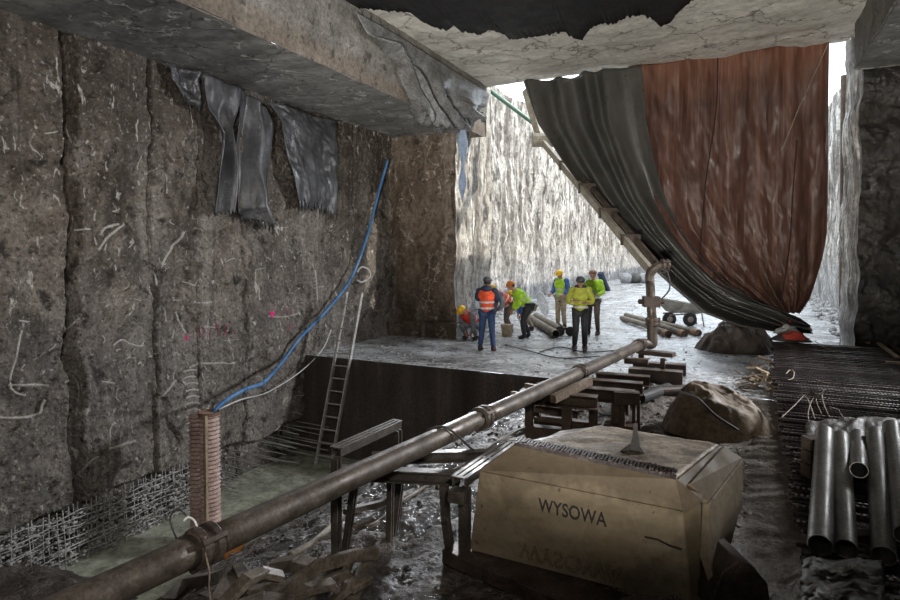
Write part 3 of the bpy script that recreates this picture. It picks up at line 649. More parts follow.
q4(body, BFL, TBL, TBR, BFR+Vector((-.1,0,0))); q4(body, BFL, BFR+Vector((-.1,0,0)), BFR+Vector((-.1,0,-.75)), BFL+Vector((0,0,-.75)))
body.build('body', M['box'], bx, solid=.02)
inn = MB(); inn.box(lerp(cR, BFR, .5)+Vector((-.18,.15,-.42)), (.10, .7, .7)); inn.build('gap_shade', M['iron'], bx)  # dark block standing in for the shade in the gap by the side panel
lid = MB().grid(lambda u, v: lerp(lerp(TL, TR, u), lerp(TBL, TBR, u), v)+Vector((0,0,.008+nz(u*5, v*5, 3, 1)*.012)), 30, 24).build('lid', M['boxtop'], bx, smooth=True, solid=.02)
# side cheek panel
s1, s2, s3, s4 = P(691,487,z=.66), P(738,459,z=.62), P(739,512,d=4.9), P(712,592,d=4.2)
k1, k2 = P(718,448,z=.735), P(700,505,z=.54)
pan = MB(); pan.add([P(688,484,z=.70), P(722,447,z=.735), P(740,459,z=.62), P(706,503,z=.54)], [(0,1,2,3)])
pan.add([P(706,503,z=.54), P(740,459,z=.62), P(739,505,d=4.9), P(714,590,d=4.1), P(703,556,d=4.1)], [(0,1,2,3,4)])
pan.build('side_panel', M['box'], bx, solid=.05, bevel=.008)
# ridge of broken mortar
rg = MB()
for k in range(46):
    u = k/45; p = lerp(lerp(TL, TR, .02), lerp(TL, TR, .98), u)+Vector((0, .06+.02*math.sin(k), .03))
    rg.box(p+Vector((.0, 0, .005)), (.016, .12, .014), rz=.1*math.sin(k*2.3))
rg.bar(TL+Vector((0,.0,.02)), TR+Vector((0,.0,.02)), .02, .03); rg.bar(TL+Vector((0.02,.13,.02)), TR+Vector((0,.13,.02)), .02, .025)
rg.build('grating_strip', M['rebar'], bx)
lp = lerp(lerp(TL, TR, .55), lerp(TBL, TBR, .5), .45); lp = P(634,452,z=.74)
lug = MB(); lug.add([lp+Vector(p) for p in ((-.04,-.02,0),(.05,-.02,0),(.028,-.02,.16),(.012,-.02,.235),(-.004,-.02,.22),(-.012,-.02,.12),(-.04,.02,0),(.05,.02,0),(.028,.02,.16),(.012,.02,.235),(-.004,.02,.22),(-.012,.02,.12))],
    [(0,1,2,3,4,5),(11,10,9,8,7,6),(0,6,7,1),(1,7,8,2),(2,8,9,3),(3,9,10,4),(4,10,11,5),(5,11,6,0)])
lug.tube([lp+Vector((-.02,0,.05)), lp+Vector((-.09,-.06,.0))], .018, 8); lug.tube([lp+Vector((.02,0,.05)), lp+Vector((.07,-.02,.0))], .018, 8)
lug.build('lifting_lug', M['ink'], bx)
# darker patch + text on front face
U = (FR-FL).normalized(); W = ((FL-BL)+(FR-BR)).normalized(); NN = U.cross(W).normalized()
if NN.y > 0: NN = -NN
Wp = (W-U*W.dot(U)).normalized()
def facept(px, py, off=.012):
    n_ = (FR-FL).cross(BL-FL).normalized(); r = FW+RT*((px-450)/F)+UP*((CY-py)/F); t = (FL-CAM).dot(n_)/r.dot(n_); p = CAM+r*t
    return p+(n_ if n_.y < 0 else -n_)*off
def text(s_, a, b_, hpx, m, shear=0, parent=bx, flipy=1, name='stencil_text', off=.013):
    cu = bpy.data.curves.new('t', 'FONT'); cu.body = s_; cu.size = 1; cu.extrude = .002; cu.space_character = 1.05; cu.offset = .012
    to = bpy.data.objects.new('t', cu); C.objects.link(to)
    dg = bpy.context.evaluated_depsgraph_get(); me = bpy.data.meshes.new_from_object(to.evaluated_get(dg)); bpy.data.objects.remove(to)
    xs = [v.co.x for v in me.vertices]; yy = [v.co.y for v in me.vertices]; x0, x1, y1 = min(xs), max(xs), max(yy)
    A, B = facept(*a, off=off), facept(*b_, off=off); H = facept(a[0], a[1]-hpx, off=off)-A
    ux = (B-A); nn = ux.cross(H).normalized()
    for v in me.vertices:
        fx = (v.co.x-x0)/(x1-x0); fy = v.co.y/y1
        if flipy < 0: fy = 1-fy
        v.co = A+ux*fx+H*fy+nn*v.co.z
    me.name = name; me.materials.clear(); me.materials.append(m)
    o = bpy.data.objects.new(name, me); C.objects.link(o); o.parent = parent; o.matrix_parent_inverse = Matrix.Translation(parent.location).inverted(); return o
text('WYSOWA', (539,510), (607,526), 13, M['ink'])
ghost = text('WYSOWA', (520,556), (622,584), 15, M['ink_faint'], flipy=-1); ghost['label'] = 'faded upside-down stencil'
def patch(cx, cy, rx, ry, m, name):
    mb = MB(); pts = [facept(cx+rx*math.cos(a)*(1+.12*math.sin(3*a)), cy+ry*math.sin(a)*(1+.1*math.cos(2*a)), .011) for a in [2*PI*i/28 for i in range(28)]]
    mb.add(pts, [tuple(range(28))]); return mb.build(name, m, bx)
patch(611,533,27,31,M['patch_tone'],'dark_patch')  # rounded patch, slightly darker than the box front
sc = MB(); sc.tube([facept(x, y, .012) for x, y in ((645,536),(658,539),(670,545),(682,549))], .006, 5); sc.build('scratch', M['ink'], bx)
for i in range(7): 
    x = 508+i*8+random.uniform(-3, 3); n_ = (TL-FL)
    p = P(x+20, 470+(i*1.8)+random.uniform(-3, 2), d=1) 
# skid under box
sk = thing('timber_skid', P(560,600,z=-.35), 'dark oily skid of bearers beneath the sand coloured box', 'skid')
for (a, b_, w_, h_) in ((P(449,556,z=-.20)+Vector((0,.16,0)), P(700,650,z=-.20), .40, .12), (P(452,560,z=-.30), P(640,640,z=-.30), .25, .16), (P(520,575,z=-.3), P(600,600,z=-.3), .3, .14)):
    MB().bar(a, b_, w_, h_).build('bearer', M['iron'], sk, bevel=.01)
hx = MB(); pts = []
for (x, y) in ((712,600),(722,572),(738,561),(752,565),(768,584),(772,612),(712,625)): pts.append(P(x, y, d=4.0))
dd = FW*.45
n = len(pts); hx.add(pts+[p+dd for p in pts], [tuple(range(n)), tuple(range(n, 2*n))[::-1]]+[(i, n+i, n+(i+1) % n, (i+1) % n) for i in range(n)])
tag(hx.build('counterweight', M['iron'], bevel=.01), 'dark faceted steel block on the ground right of the box', 'counterweight')
# ------------------------------------------------------------ lumps under tarpaulin
def lump(name, base, pxs, depth, m, label, cat, seed, topf, width, dep, rz=0.0, crease=.12, extra=0):
    def f(u, v):
        a = u*2*PI; r = v
        x = math.cos(a)*r; y = math.sin(a)*r
        s_ = 1+.10*nz(math.cos(a), math.sin(a), seed, 1.3, 3)
        h = topf(x, y)*(1-r**5) if r < 1 else 0
        n_ = noise.ridged_multi_fractal(Vector((x*1.6+seed, y*1.6, 0)), .9, 2, 4, 1, 2)*crease*(1-r**4)
        return (x*width/2*s_, y*dep/2*s_, h+(n_-crease*.9)*.8 if r < 1 else -.08)
    mb = MB().grid(f, 110, 46); mb.xf(Matrix.Translation(base)@Matrix.Rotation(rz, 4, 'Z'))
    return tag(mb.build(name, m, smooth=True), label, cat)
p = P(716,432,z=0)
lump('covered_heap', p+Vector((0,.35,0)), 0, 0, M['sheet'], 'tan tarpaulin covered angular heap behind the sand coloured box', 'tarpaulin heap', 3.3,
     lambda x, y: .50*min(1, 1.3-max(0, -x-.25)*.9)*min(1, 1.02-max(0, x+.2)*.45)*min(1,1.1-.45*max(0, -y)), 1.42, 1.15, R(10), .10)
st = MB().tube(smooth_path([P(680,392,d=7.0), P(697,398,d=6.85), P(715,415,d=6.6), P(738,430,d=6.5)], 8), .014, 6).build('strap', M['cable']); tag(st, 'black strap lying across the tan covered heap', 'strap')
p = P(738,352,z=0)
lump('crumpled_tarpaulin', p+Vector((-.05,.25,0)), 0, 0, M['sheet_dark'], 'crumpled brown tarpaulin bundle at the foot of the curtains', 'tarpaulin heap', 8.1,
     lambda x, y: .52*(1-.6*max(0, -x-.1))*(1-.25*abs(x-.2))+.10*math.sin(x*9+y*4)*math.sin(x*4-y*7+1), 1.95, 1.3, R(8), .34)
mb = MB().grid(lambda u, v: P(lerp(802,884,u)+nz(v*3,u,1)*4, lerp(559,612,v)+nz(u*4, v, 9)*3, z=.60+.05*math.sin(u*3)+nz(u*3, v*4, 2, 1, 3)*.05-(.12 if u < .03 or u > .97 or v < .04 else 0)), 50, 50)
tag(mb.build('plastic_sheet', M['sheet_grey'], smooth=True, solid=.01), 'crumpled grey plastic sheet over the bars in front of the tubes', 'sheeting')
# ------------------------------------------------------------ rebar stack
rl = 3.4
mb = MB(); n = 170
mb.tube([(rl*i/n, 0, 0) for i in range(n+1)], [.0145 if i % 2 else .0180 for i in range(n+1)], 6)
rb0 = mb.build('reinforcing_bar', M['rebar']); 
rr = random.Random(11); NB = 148
first = True
def rowz(y): return .43+.05*nz(y, 0, 500, .4, 2)
nb = 0
for gidx in range(49):
    yg = 2.75+gidx*.235+rr.uniform(-.03, .03)
    if yg > 14.1: break
    xg = rr.uniform(-.05, .05)
    for k in range(3):
        for layer in (0, 1):
            o = rb0 if first else rb0.copy()
            if not first: C.objects.link(o)
            first = False
            y = yg+k*.037+rr.uniform(-.004, .004)
            x0 = pw([(2, .40), (6, .42), (9, .46), (14, .62)], y)+rr.uniform(-.03, .03)+xg
            zj = (.0, .014, .0)[k]+rr.uniform(-.004, .004) if layer == 0 else -.085+rr.uniform(-.02, .01)
            o.location = (x0, y+layer*rr.uniform(.02, .09), rowz(y)+zj); o.rotation_euler = (rr.uniform(0, 6), 0, rr.uniform(-.007, .007))
            tag(o, 'ribbed steel reinforcing bar in the wide stack of bars on the right', 'rebar', 'reinforcing bars stacked at right')
for i, x in enumerate((.75, 2.2)):
    s_ = MB(); s_.bar((x, 2.5, .2), (x+.1, 14.1, .2), .18, .27); q = s_.build('timber_sleeper', M['iron']); 
    tag(q, ['long dark sleeper under the left end of the rebar stack','long dark sleeper under the right side of the rebar stack'][i], 'sleeper')
# a lower layer: coarse rods glimpsed between the bars
# stray wires on the stack
ST = 'bent pale tie wire'
wires = [([(781,418),(795,405),(805,395),(815,393)], .012, 'bent pale wire lying at the left edge of the rebar stack'),
    ([(815,420),(808,400),(801,394)], .012, 'pale wire curling up beside the tube bundle, leftmost'), ([(812,432),(808,415),(812,400),(818,395)], .010, 'thin pale wire looping above the first steel tube'),
    ([(822,415),(816,400),(820,395),(824,390)], .010, 'pale wire sticking up behind the steel tubes'), ([(830,418),(824,405),(822,395)], .011, 'pale wire bent across the sheeting behind the tubes'),
    ([(843,418),(838,410),(829,407)], .012, 'short pale wire stub by the second steel tube'), ([(815,341),(825,348),(840,352)], .016, 'long pale wire lying flat on the far rebar'),
    ([(786,374),(790,370),(794,372),(793,378),(788,380)], .014, 'small pale hook of wire on the rebar'), ([(816,380),(824,383),(830,384)], .016, 'short straight pale wire on the middle of the rebar')]
for pts, r_, lb in wires:
    q = []
    for i, (x, y) in enumerate(pts):
        base = P(x, y, z=rowz(5)+.04+(.05*i if y > 385 and i else 0)); q.append(base)
    tag(MB().tube(smooth_path(q, 6), r_*.6, 6).build('tie_wire', M['tie'], smooth=True), lb, 'wire')
for (a, b_, m_, lb) in (((869,336),(898,358),'wood_pale','pale lath on the far right end of the rebar stack'),((878,335),(906,355),'crib','rusty lath on the far right end of the rebar stack'),((888,336),(912,350),'crib','brown lath at the far right edge'),((864,336),(868,343),'wood_pale','short pale stick beside the long laths'),((886,362),(902,363),'wood_pale','short pale lath lying level near the right edge')):
    tag(MB().bar(P(*a, z=.50), P(*b_, z=.50), .07, .03).build('timber_lath', M[m_]), lb, 'timber')
# rags on far end
rg = thing('rag_heap', P(790,338,z=.45), 'red and white rags heaped on the far end of the rebar stack', 'rags')
lump_ = lambda c, w, h, s: MB().grid(lambda u, v: (c.x+math.cos(u*2*PI)*w*v*(1+.2*nz(u*6,0,s)), c.y+math.sin(u*2*PI)*w*v, c.z+h*(1-v**3)*(1+.4*nz(u*6, v*3, s))), 30, 12)
lump_(P(790,340,z=.5), .38, .12, 1).build('rag', M['sheet_grey'], rg, smooth=True)
lump_(P(787,333,z=.55)+Vector((0,-.1,0)), .26, .16, 2).build('rag', M['white'], rg, smooth=True)
lump_(P(793,337,z=.55)+Vector((0,-.25,0)), .24, .13, 3).build('rag', M['redcloth'], rg, smooth=True)
lump_(P(787,328,z=.62), .16, .15, 5).build('rag', M['redcloth'], rg, smooth=True)
# ------------------------------------------------------------ steel tubes
tubes = [((825,433),(820,545),.068,4.9,3.55,'leftmost long grey steel tube on the rebar stack'), ((841,437),(846,549),.062,4.85,3.6,'second long grey steel tube from the left, slightly thinner'),
         ((858,436),(859,470),.058,4.95,4.25,'short grey steel tube lying between the longer ones'), ((875,434),(884,556),.066,4.8,3.55,'long grey steel tube right of the short one'), ((892,427),(906,535),.066,4.9,3.6,'rightmost grey steel tube at the edge of the photo')]
for a, b_, r_, d0, d1, lb in tubes:
    A, B = P(*a, d=d0), P(*b_, d=d1)
    mb = MB().hollow(A, B, r_, .006, 32); o = mb.build('steel_tube', M['tube'], bevel=0); 
    o.data.polygons.foreach_set('use_smooth', [True]*len(o.data.polygons)); md = o.modifiers.new('e', 'EDGE_SPLIT'); md.split_angle = R(40)
    tag(o, lb, 'tube', 'steel tubes on the rebar stack')
# sheeting + timbers carrying the far ends of the tubes
mb = MB().grid(lambda u, v: P(lerp(806,915,u), lerp(436,417,v)+nz(u*6, v*3, 60)*4-6*math.sin(u*3)*v, d=lerp(4.95,5.6,v))+Vector((0,0,-.06+nz(u*4, v*2, 61, 1, 2)*.012)), 60, 16)
tag(mb.build('plastic_sheet', M['sheet_dark'], smooth=True, solid=.01), 'dark plastic sheet bunched behind the far ends of the tubes', 'sheeting')
sp = thing('bearer_stack', P(850,445,z=.46), 'dark bearer timbers propping the far ends of the steel tubes', 'timber')
for k, z_ in enumerate((.52, .64, .75)):
    MB().bar(P(810,440,d=5.0)*Vector((1,1,0)).length*0+Vector((P(806,440,d=5.0).x, P(806,440,d=5.0).y, z_)), Vector((P(912,440,d=5.1).x, P(912,440,d=5.1).y, z_)), .12, .10).build('bearer', M['iron'], sp)
MB().bar(Vector((P(820,540,d=3.8).x-.05, P(820,540,d=3.8).y, .52)), Vector((P(905,540,d=3.9).x, P(905,540,d=3.9).y, .52)), .08, .05).build('bearer', M['iron'], sp)
# ------------------------------------------------------------ timber scraps
sc0 = MB().box((0,0,0), (.34,.055,.03)).build('timber_offcut', M['wood_pale'], bevel=.003); first = True
rr = random.Random(5)
for k in range(34):
    o = sc0 if first else sc0.copy()
    if not first: C.objects.link(o)
    first = False
    px = rr.uniform(738, 782); py = rr.uniform(372, 393)
    p = P(px, py, z=0); hgt = .03+.24*max(0, 1-abs(px-766)/26)*rr.random()+.05*rr.random()
    o.location = (p.x, p.y, hgt); o.rotation_euler = (rr.uniform(-.5, .5), rr.uniform(-.5, .5), rr.uniform(0, PI)); o.scale = (rr.uniform(.6, 1.4),)*3
    if px < 752: o.scale = (.6,)*3
    tag(o, 'small timber offcut in the scattered pile between the heap and the rebar', 'timber', 'timber offcuts in a pile')
# ------------------------------------------------------------ corrugated duct, plank, hoses
db = P(205,540,z=-2.2)
du = thing('ribbed_duct', db, 'upright ribbed pinkish duct standing in the water by the left wall', 'duct')
def ribbed(cx, top, r, name):
    mb = MB(); n = int((top-db.z)/.062)*2; mb.tube([(cx.x, cx.y, lerp(db.z, top, i/n)) for i in range(n+1)], [r if i % 2 else r*.78 for i in range(n+1)], 26)
    mb.build(name, M['duct'], du, smooth=False)
top = P(212,414,d=9.0).z
ribbed(P(211,540,d=9.1), top, .155, 'ribbed_tube'); ribbed(P(200,540,d=9.35), top-.07, .145, 'ribbed_tube')
p = P(207,540,d=8.93); MB().bar((p.x, p.y, -2.2), (p.x, p.y, top+.01), .05, .05, (0,1,0)).build('batten', M['wood_pale'], du)
p = P(211,540,d=9.1); MB().hollow((p.x, p.y, top-.02), (p.x, p.y, top+.03), .16, .02).build('rim', M['rust_end'], du)
q = MB().prism([P(x, y, z=-2.13).to_tuple()[:2] for x, y in ((214,557),(238,557),(244,544),(222,544))], -2.15, -2.12).build('shutter_board', M['orange']); tag(q, 'small orange board floating at the foot of the ribbed duct', 'board')
hp = [P(212,425,d=9.1), P(215,411,d=9.15), P(228,399,d=9.5), P(246,389,d=10.1), P(264,382,d=10.9)]+[P(x, y, X=-8.5) for i, (x, y) in enumerate(((282,362),(300,338),(325,312),(350,280),(366,240),(378,195),(388,160)))]
tag(MB().tube(smooth_path(hp, 8), .035, 10).build('hose', M['hose'], smooth=True), 'blue hose climbing from the ribbed duct up the left wall', 'hose')
hp = [P(214,412,d=9.2), P(240,400,d=9.8), P(268,392,X=-8.5), P(300,372,X=-8.5), P(322,350,X=-8.5), P(331,330,X=-8.5)]
tag(MB().tube(smooth_path(hp, 8), .013, 8).build('cable', M['white'], smooth=True), 'thin white cable sagging below the blue hose', 'cable')
hp = [P(357,272,X=-8.6), P(362,267,X=-8.5), P(369,270,X=-8.45), P(370,277,X=-8.45), P(362,282,X=-8.5), P(357,280,X=-8.6)]
tag(MB().tube(smooth_path(hp, 8), .022, 8).build('pipe_loop', M['white'], smooth=True), 'pale loop of hose on the wall above the ladder', 'hose')
# ------------------------------------------------------------ ladder
lb_, rb_ = P(315,468,z=-2.25), P(334,468,z=-2.25)
lt, rt_ = P(347,292,Y=11.0), P(366,292,Y=11.0)
rb_ = lb_+Vector((.40,.0,0)); rt_ = lt+Vector((.40,0,0))
ld = thing('ladder', lb_, 'aluminium ladder leaning on the slab edge from the flooded pit', 'ladder')
for a, b_ in ((lb_, lt), (rb_, rt_)): MB().bar(a, b_, .035, .075, (0,1,0)).build('rail', M['alu'], ld)
for k in range(1, 14):
    t = k/14; MB().tube([lerp(lb_, lt, t), lerp(rb_, rt_, t)], .016, 8).build('rung', M['alu'], ld)
# ------------------------------------------------------------ starter bars and mesh at wall foot
sb0 = MB().tube([(0,0,0),(.35,0,-.005),(.75,0,-.02)], .010, 6).build('starter_bar', M['rod']); first = True
rr = random.Random(21)
for k in range(96):
    o = sb0 if first else sb0.copy()
    if not first: C.objects.link(o)
    first = False
    row = k % 3; y = 4.6+(k//3)*.26+rr.uniform(-.06, .06)
    z = (-1.5, -1.72, -1.94)[row]+rr.uniform(-.05, .05)
    o.location = (wallx(y, z)-.05, y, z); o.rotation_euler = (0, rr.uniform(-.04, .03), rr.uniform(-.08, .06)); s_ = rr.uniform(1.0, 1.7) if y > 7.4 else rr.uniform(.45, .8); o.scale = (s_, 1, 1)
    tag(o, 'pale starter bar sticking out of the foot of the left wall', 'rebar', 'starter bars at the foot of the left wall')
mm = MB(); rr = random.Random(4)
y = 4.3
while y < 7.9:
    x = -8.62+rr.uniform(-.06, .06); mm.tube([(x, y, -1.32), (x+rr.uniform(-.03, .03), y+rr.uniform(-.03, .03), -1.8), (x+.05, y, -2.25)], .008, 5); y += .07+rr.uniform(0, .05)
for k in range(9):
    z = -1.42-k*.09; mm.tube([(-8.6+rr.uniform(-.05, .05), 4.3+i*.36, z+rr.uniform(-.03, .03)) for i in range(11)], .011, 5)
tag(mm.build('reinforcing_mesh', M['rod'], smooth=True), 'cement crusted reinforcing mesh along the foot of the left wall', 'rebar mesh')
mm = MB(); rr = random.Random(9)
for k in range(1500):
    y = rr.uniform(4.3, 8.2); z = rr.uniform(-2.2, -1.42); r_ = rr.uniform(.010, .034); mm.ball((-8.78+rr.uniform(0, .25), y, z), (r_*rr.uniform(.6,1.3), r_*rr.uniform(.6,1.8), r_*rr.uniform(.4,1)), 5, 3)
tag(mm.build('rubble', M['rod'], smooth=True), 'grey cement lumps caught in the mesh at the wall foot', 'rubble', kind='stuff')
# ------------------------------------------------------------ bottom left debris
def channelstrip(path, w, m, name, label, h=.05):
    pts = smooth_path(path, 6); mb = MB()
    for a, b_ in zip(pts, pts[1:]): pass
    d = (pts[-1]-pts[0]).normalized()
    def f(u, v):
        p = Vector(resample([tuple(q) for q in pts], u)); a = v*PI*1.15
        return p+RT*(math.cos(a)*w/2)+Vector((0,0,math.sin(a)*h))+FW*(0)
    mb.grid(f, 30, 10); return tag(mb.build(name, m, smooth=True, solid=.012), label, 'formwork scrap')
def blk(pts, z0, h, m, name, label, cat='formwork scrap'):
    base = [P(x, y, z=z0) for x, y in pts]; n = len(base)
    mb = MB().add(base+[p+Vector((0,0,h)) for p in base], [tuple(range(n)), tuple(range(n, 2*n))[::-1]]+[(i, n+i, n+(i+1) % n, (i+1) % n) for i in range(n)])
    return tag(mb.build(name, m, bevel=.01), label, cat)
def gp(px, py, h=0):
    # ground hit along the pixel ray
    r = FW+RT*((px-450)/F)+UP*((CY-py)/F); t = 1.5
    while t < 30:
        p = CAM+r*t
        if p.z < ground(p.x, p.y, False)+h: break
        t += .02
    return p
def bent(points, w, t_, label, m='debris', name='steel_bracket'):
    mb = MB(); q = [gp(x, y, h) for x, y, h in points]
    for a, b_ in zip(q, q[1:]): mb.bar(a, b_+(b_-a).normalized()*t_*.5, w, t_)
    return tag(mb.build(name, m if not isinstance(m, str) else M[m], bevel=.006), label, 'formwork scrap')
bent([(262,606,.22),(286,589,.25),(318,566,.3),(352,556,.28),(372,553,.25)], .05, .10, 'long bowed steel channel on top of the scrap pile')
bent([(272,612,.10),(310,588,.15),(345,575,.2),(352,556,.22)], .05, .08, 'lower bowed channel in the scrap pile')
bent([(215,612,.12),(238,568,.22)], .16, .07, 'upright stub of channel at the left of the scrap pile')
bent([(238,566,.25),(250,590,.15),(262,606,.1)], .10, .05, 'short bent strap in the middle of the scrap pile')
bent([(168,604,.05),(190,582,.1),(215,578,.12)], .14, .10, 'dark flat channel lying leftmost in the scrap pile')
bent([(196,600,.15),(232,592,.15),(262,590,.15)], .10, .06, 'muddy flat bar across the scrap pile')
bent([(350,612,.05),(362,575,.12),(371,556,.15)], .10, .07, 'end bracket at the right of the scrap pile')
bent([(308,602,.15),(320,575,.2)], .09, .05, 'small upright plate within the scrap pile')
q = gp(252,588,.12); mb = MB().grid(lambda u, v: q+RT*(.28*(u-.5)*2)+Vector((0,.12*v,-.02+.20*math.sin(v*PI*.8)*math.sin(u*PI)))-FW*(.02), 24, 16); 
mb = MB().grid(lambda u, v: gp(lerp(238,292,u), 604-14*v-18*math.sin(u*PI)*v, .10+.10*v*math.sin(u*PI)), 20, 10)
tag(mb.build('steel_scoop', M['debris'], smooth=True, solid=.02), 'shallow curved steel plate in the scrap pile', 'formwork scrap')
bent([(276,566,.14),(296,563,.16),(312,568,.14)], .14, .10, 'rounded muddy block behind the scrap pile')
bent([(320,562,.03),(350,530,.03),(372,520,.04)], .05, .05, 'curved pipe stub by the trestle legs', 'pipe', 'pipe_stub')
bent([(222,606,.2),(246,580,.3),(262,572,.28),(280,576,.2)], .12, .05, 'curled steel strap arching over the left of the scrap pile')
bent([(292,606,.2),(306,590,.26),(330,584,.24),(341,592,.15)], .11, .05, 'curled steel strap arching over the middle of the scrap pile')
bent([(330,604,.1),(348,588,.2),(366,578,.2)], .13, .05, 'wide flat plate lying under the bowed channel')
bent([(238,608,.26),(262,600,.28),(290,604,.24)], .16, .04, 'broad muddy plate at the bottom edge of the scrap pile')
bent([(176,612,.12),(205,594,.16),(228,600,.16)], .12, .05, 'short muddy plate near the left end of the scrap pile')
# big hoses on the ground in front of trestle
q = [gp(290,556,.03), gp(315,541,.03), gp(342,516,.03), gp(360,498,.03)]
tag(MB().tube(smooth_path(q, 8), .035, 10).build('hose', M['mud_pipe'], smooth=True), 'muddy thick hose lying beside the flooded pit edge', 'hose')
q = [gp(352,523,.02), gp(370,525,.02), gp(385,516,.02), gp(396,505,.03), gp(420,490,.03), gp(450,472,.02), gp(475,458,.02), gp(500,440,.03), gp(530,425,.03)]
tag(MB().tube(smooth_path(q, 8), .016, 8).build('hose', M['mud_pipe'], smooth=True), 'thin pale hose snaking under the pipeline', 'hose')
for pts, lb in (([(615,418),(628,405),(640,396),(652,385),(650,375)], 'black cable on the wet floor beside the tall crib'),
                ([(596,412),(612,415),(640,400)], 'black cable behind the sand coloured box'), ([(540,352),(560,347),(585,352),(620,350)], 'black cable across the slab near the workers'),
                ([(505,345),(530,351),(560,358),(600,356)], 'dark cable across the slab in front of the workers')):
    tag(MB().tube(smooth_path([gp(x, y, .02) if y > 372 else P(x, y, z=.03) for x, y in pts], 8), .014, 6).build('cable', M['cable'], smooth=True), lb, 'cable')
q = P(668,392,z=.08)
tag(MB().tube([q-RT*.35, q+RT*.3+Vector((0,.2,0))], .08, 14).build('log', M['iron']), 'dark short log on the floor right of the tall crib', 'log')
tag(MB().tube([P(640,398,z=.08), P(668,388,z=.08)], .09, 14).build('rubber_roll', M['cable']), 'black roll lying right of the tall crib', 'roll')
mm = MB(); rr = random.Random(31)
for k in range(900):
    x = rr.uniform(-5.8, .2); y = rr.uniform(2.5, 10.3); r_ = rr.uniform(.008, .03)*(1.4 if rr.random() < .1 else 1)
    mm.ball((x, y, ground(x, y)+r_*.3), (r_, r_*1.2, r_*.8), 6, 4)
tag(mm.build('gravel', M['mud'], smooth=False), 'loose stones scattered over the wet mud', 'gravel', kind='stuff')
mm = MB()
for k in range(900):
    y = 10.9+rr.random()**1.5*16; x = rr.uniform(-8.3, 1.5); r_ = rr.uniform(.008, .028); mm.ball((x, y, r_*.3), (r_, r_*1.4, r_*.7), 6, 4)
for k in range(500):
    y = rr.uniform(17.2, 26); x = -8.8+rr.random()**2*1.2; r_ = rr.uniform(.02, .10); mm.ball((x, y, r_*.3), (r_, r_*1.4, r_*.7), 6, 4)
for k in range(400):
    y = rr.uniform(15.5, 40); x = 3.4-rr.random()**2*1.0; r_ = rr.uniform(.02, .12); mm.ball((x, y, r_*.3), (r_, r_*1.4, r_*.7), 6, 4)
tag(mm.build('rubble', M['outwall'], smooth=False), 'loose rubble scattered over the slab outside', 'rubble', kind='stuff')
# ------------------------------------------------------------ items on the slab
for i, (a, b_, lb) in enumerate((((530,318),(556,334),'grey pipe on the slab by the workers, front one'),((536,316),(561,330),'grey pipe on the slab by the workers, rear one'))):
    A, B = P(*a, z=.12), P(*b_, z=.12)
    o = MB().hollow(A, B, .11, .02, 24).build('pipe_length', M['mud_pipe']); o.data.polygons.foreach_set('use_smooth', [True]*len(o.data.polygons)); o.modifiers.new('e', 'EDGE_SPLIT').split_angle = R(40); tag(o, lb, 'pipe', 'pipes on the slab by the workers')
for i, (a, b_, lb) in enumerate((((622,318),(668,334),'mud caked pipe by the wheelbarrow, nearest'),((626,315),(684,334),'mud caked pipe by the wheelbarrow, middle'),((636,318),(698,333),'mud caked pipe by the wheelbarrow, longest with rusty end'))):
    A, B = P(*a, z=.09), P(*b_, z=.09)
    e = thing('pipe_length', (A+B)/2, lb, 'pipe', 'pipes by the wheelbarrow')
    MB().tube([A, lerp(A, B, .5)+Vector((0,0,.03)), B], .085, 16).build('pipe', M['mud_pipe'], e, smooth=True); d_ = (B-A).normalized()
    MB().hollow(B-d_*.25, B+d_*.03, .10, .02, 20).build('collar', M['rust_end'], e)
# wheeled trolley
c = P(565,336,z=0); tr = thing('wheel_trolley', c, 'small two wheeled iron trolley at the ends of the two pipes', 'trolley')
for s_ in (-1, 1):
    p = c+RT*.14*s_+Vector((0,0,.13)); MB().tube([p-FW*.03, p+FW*.03], .13, 18).build('wheel', M['rubber'], tr)
MB().bar(c+RT*-.2+Vector((0,0,.2)), c+RT*.2+Vector((0,0,.2)), .08, .06).build('axle', M['iron'], tr)
MB().tube([c+Vector((0,0,.2)), c+Vector((-.3,.4,.3))], .03, 8).build('handle', M['iron'], tr)
c = P(543,315,z=0); e = thing('cable_reel', c, 'white oval frame disc leaning among the workers', 'reel')
mb = MB(); 
def ell(u): return c+RT*(.16*math.cos(u)+.12*-math.sin(u))+Vector((0,.0,.42+.40*math.sin(u)))
mb.tube([ell(2*PI*i/24) for i in range(25)], .03, 8, cap=False); mb.build('rim', M['white'], e, smooth=True)
MB().add([ell(2*PI*i/24) for i in range(24)], [tuple(range(24))]).build('disc', M['silver'], e, solid=.02)
c = P(507,336,z=0); bk = thing('bucket', c, 'pale bucket on the slab beside the man in the orange vest', 'bucket')
MB().tube([c, c+Vector((0,0,.32))], [.13,.17], 20).build('pail', M['beige'], bk)
MB().tube([c+Vector((0,0,.31))+RT*(.17*math.cos(a))+Vector((0,0,-.14*math.sin(a))) for a in [PI*i/12 for i in range(13)]], .008, 6).build('handle', M['iron'], bk)
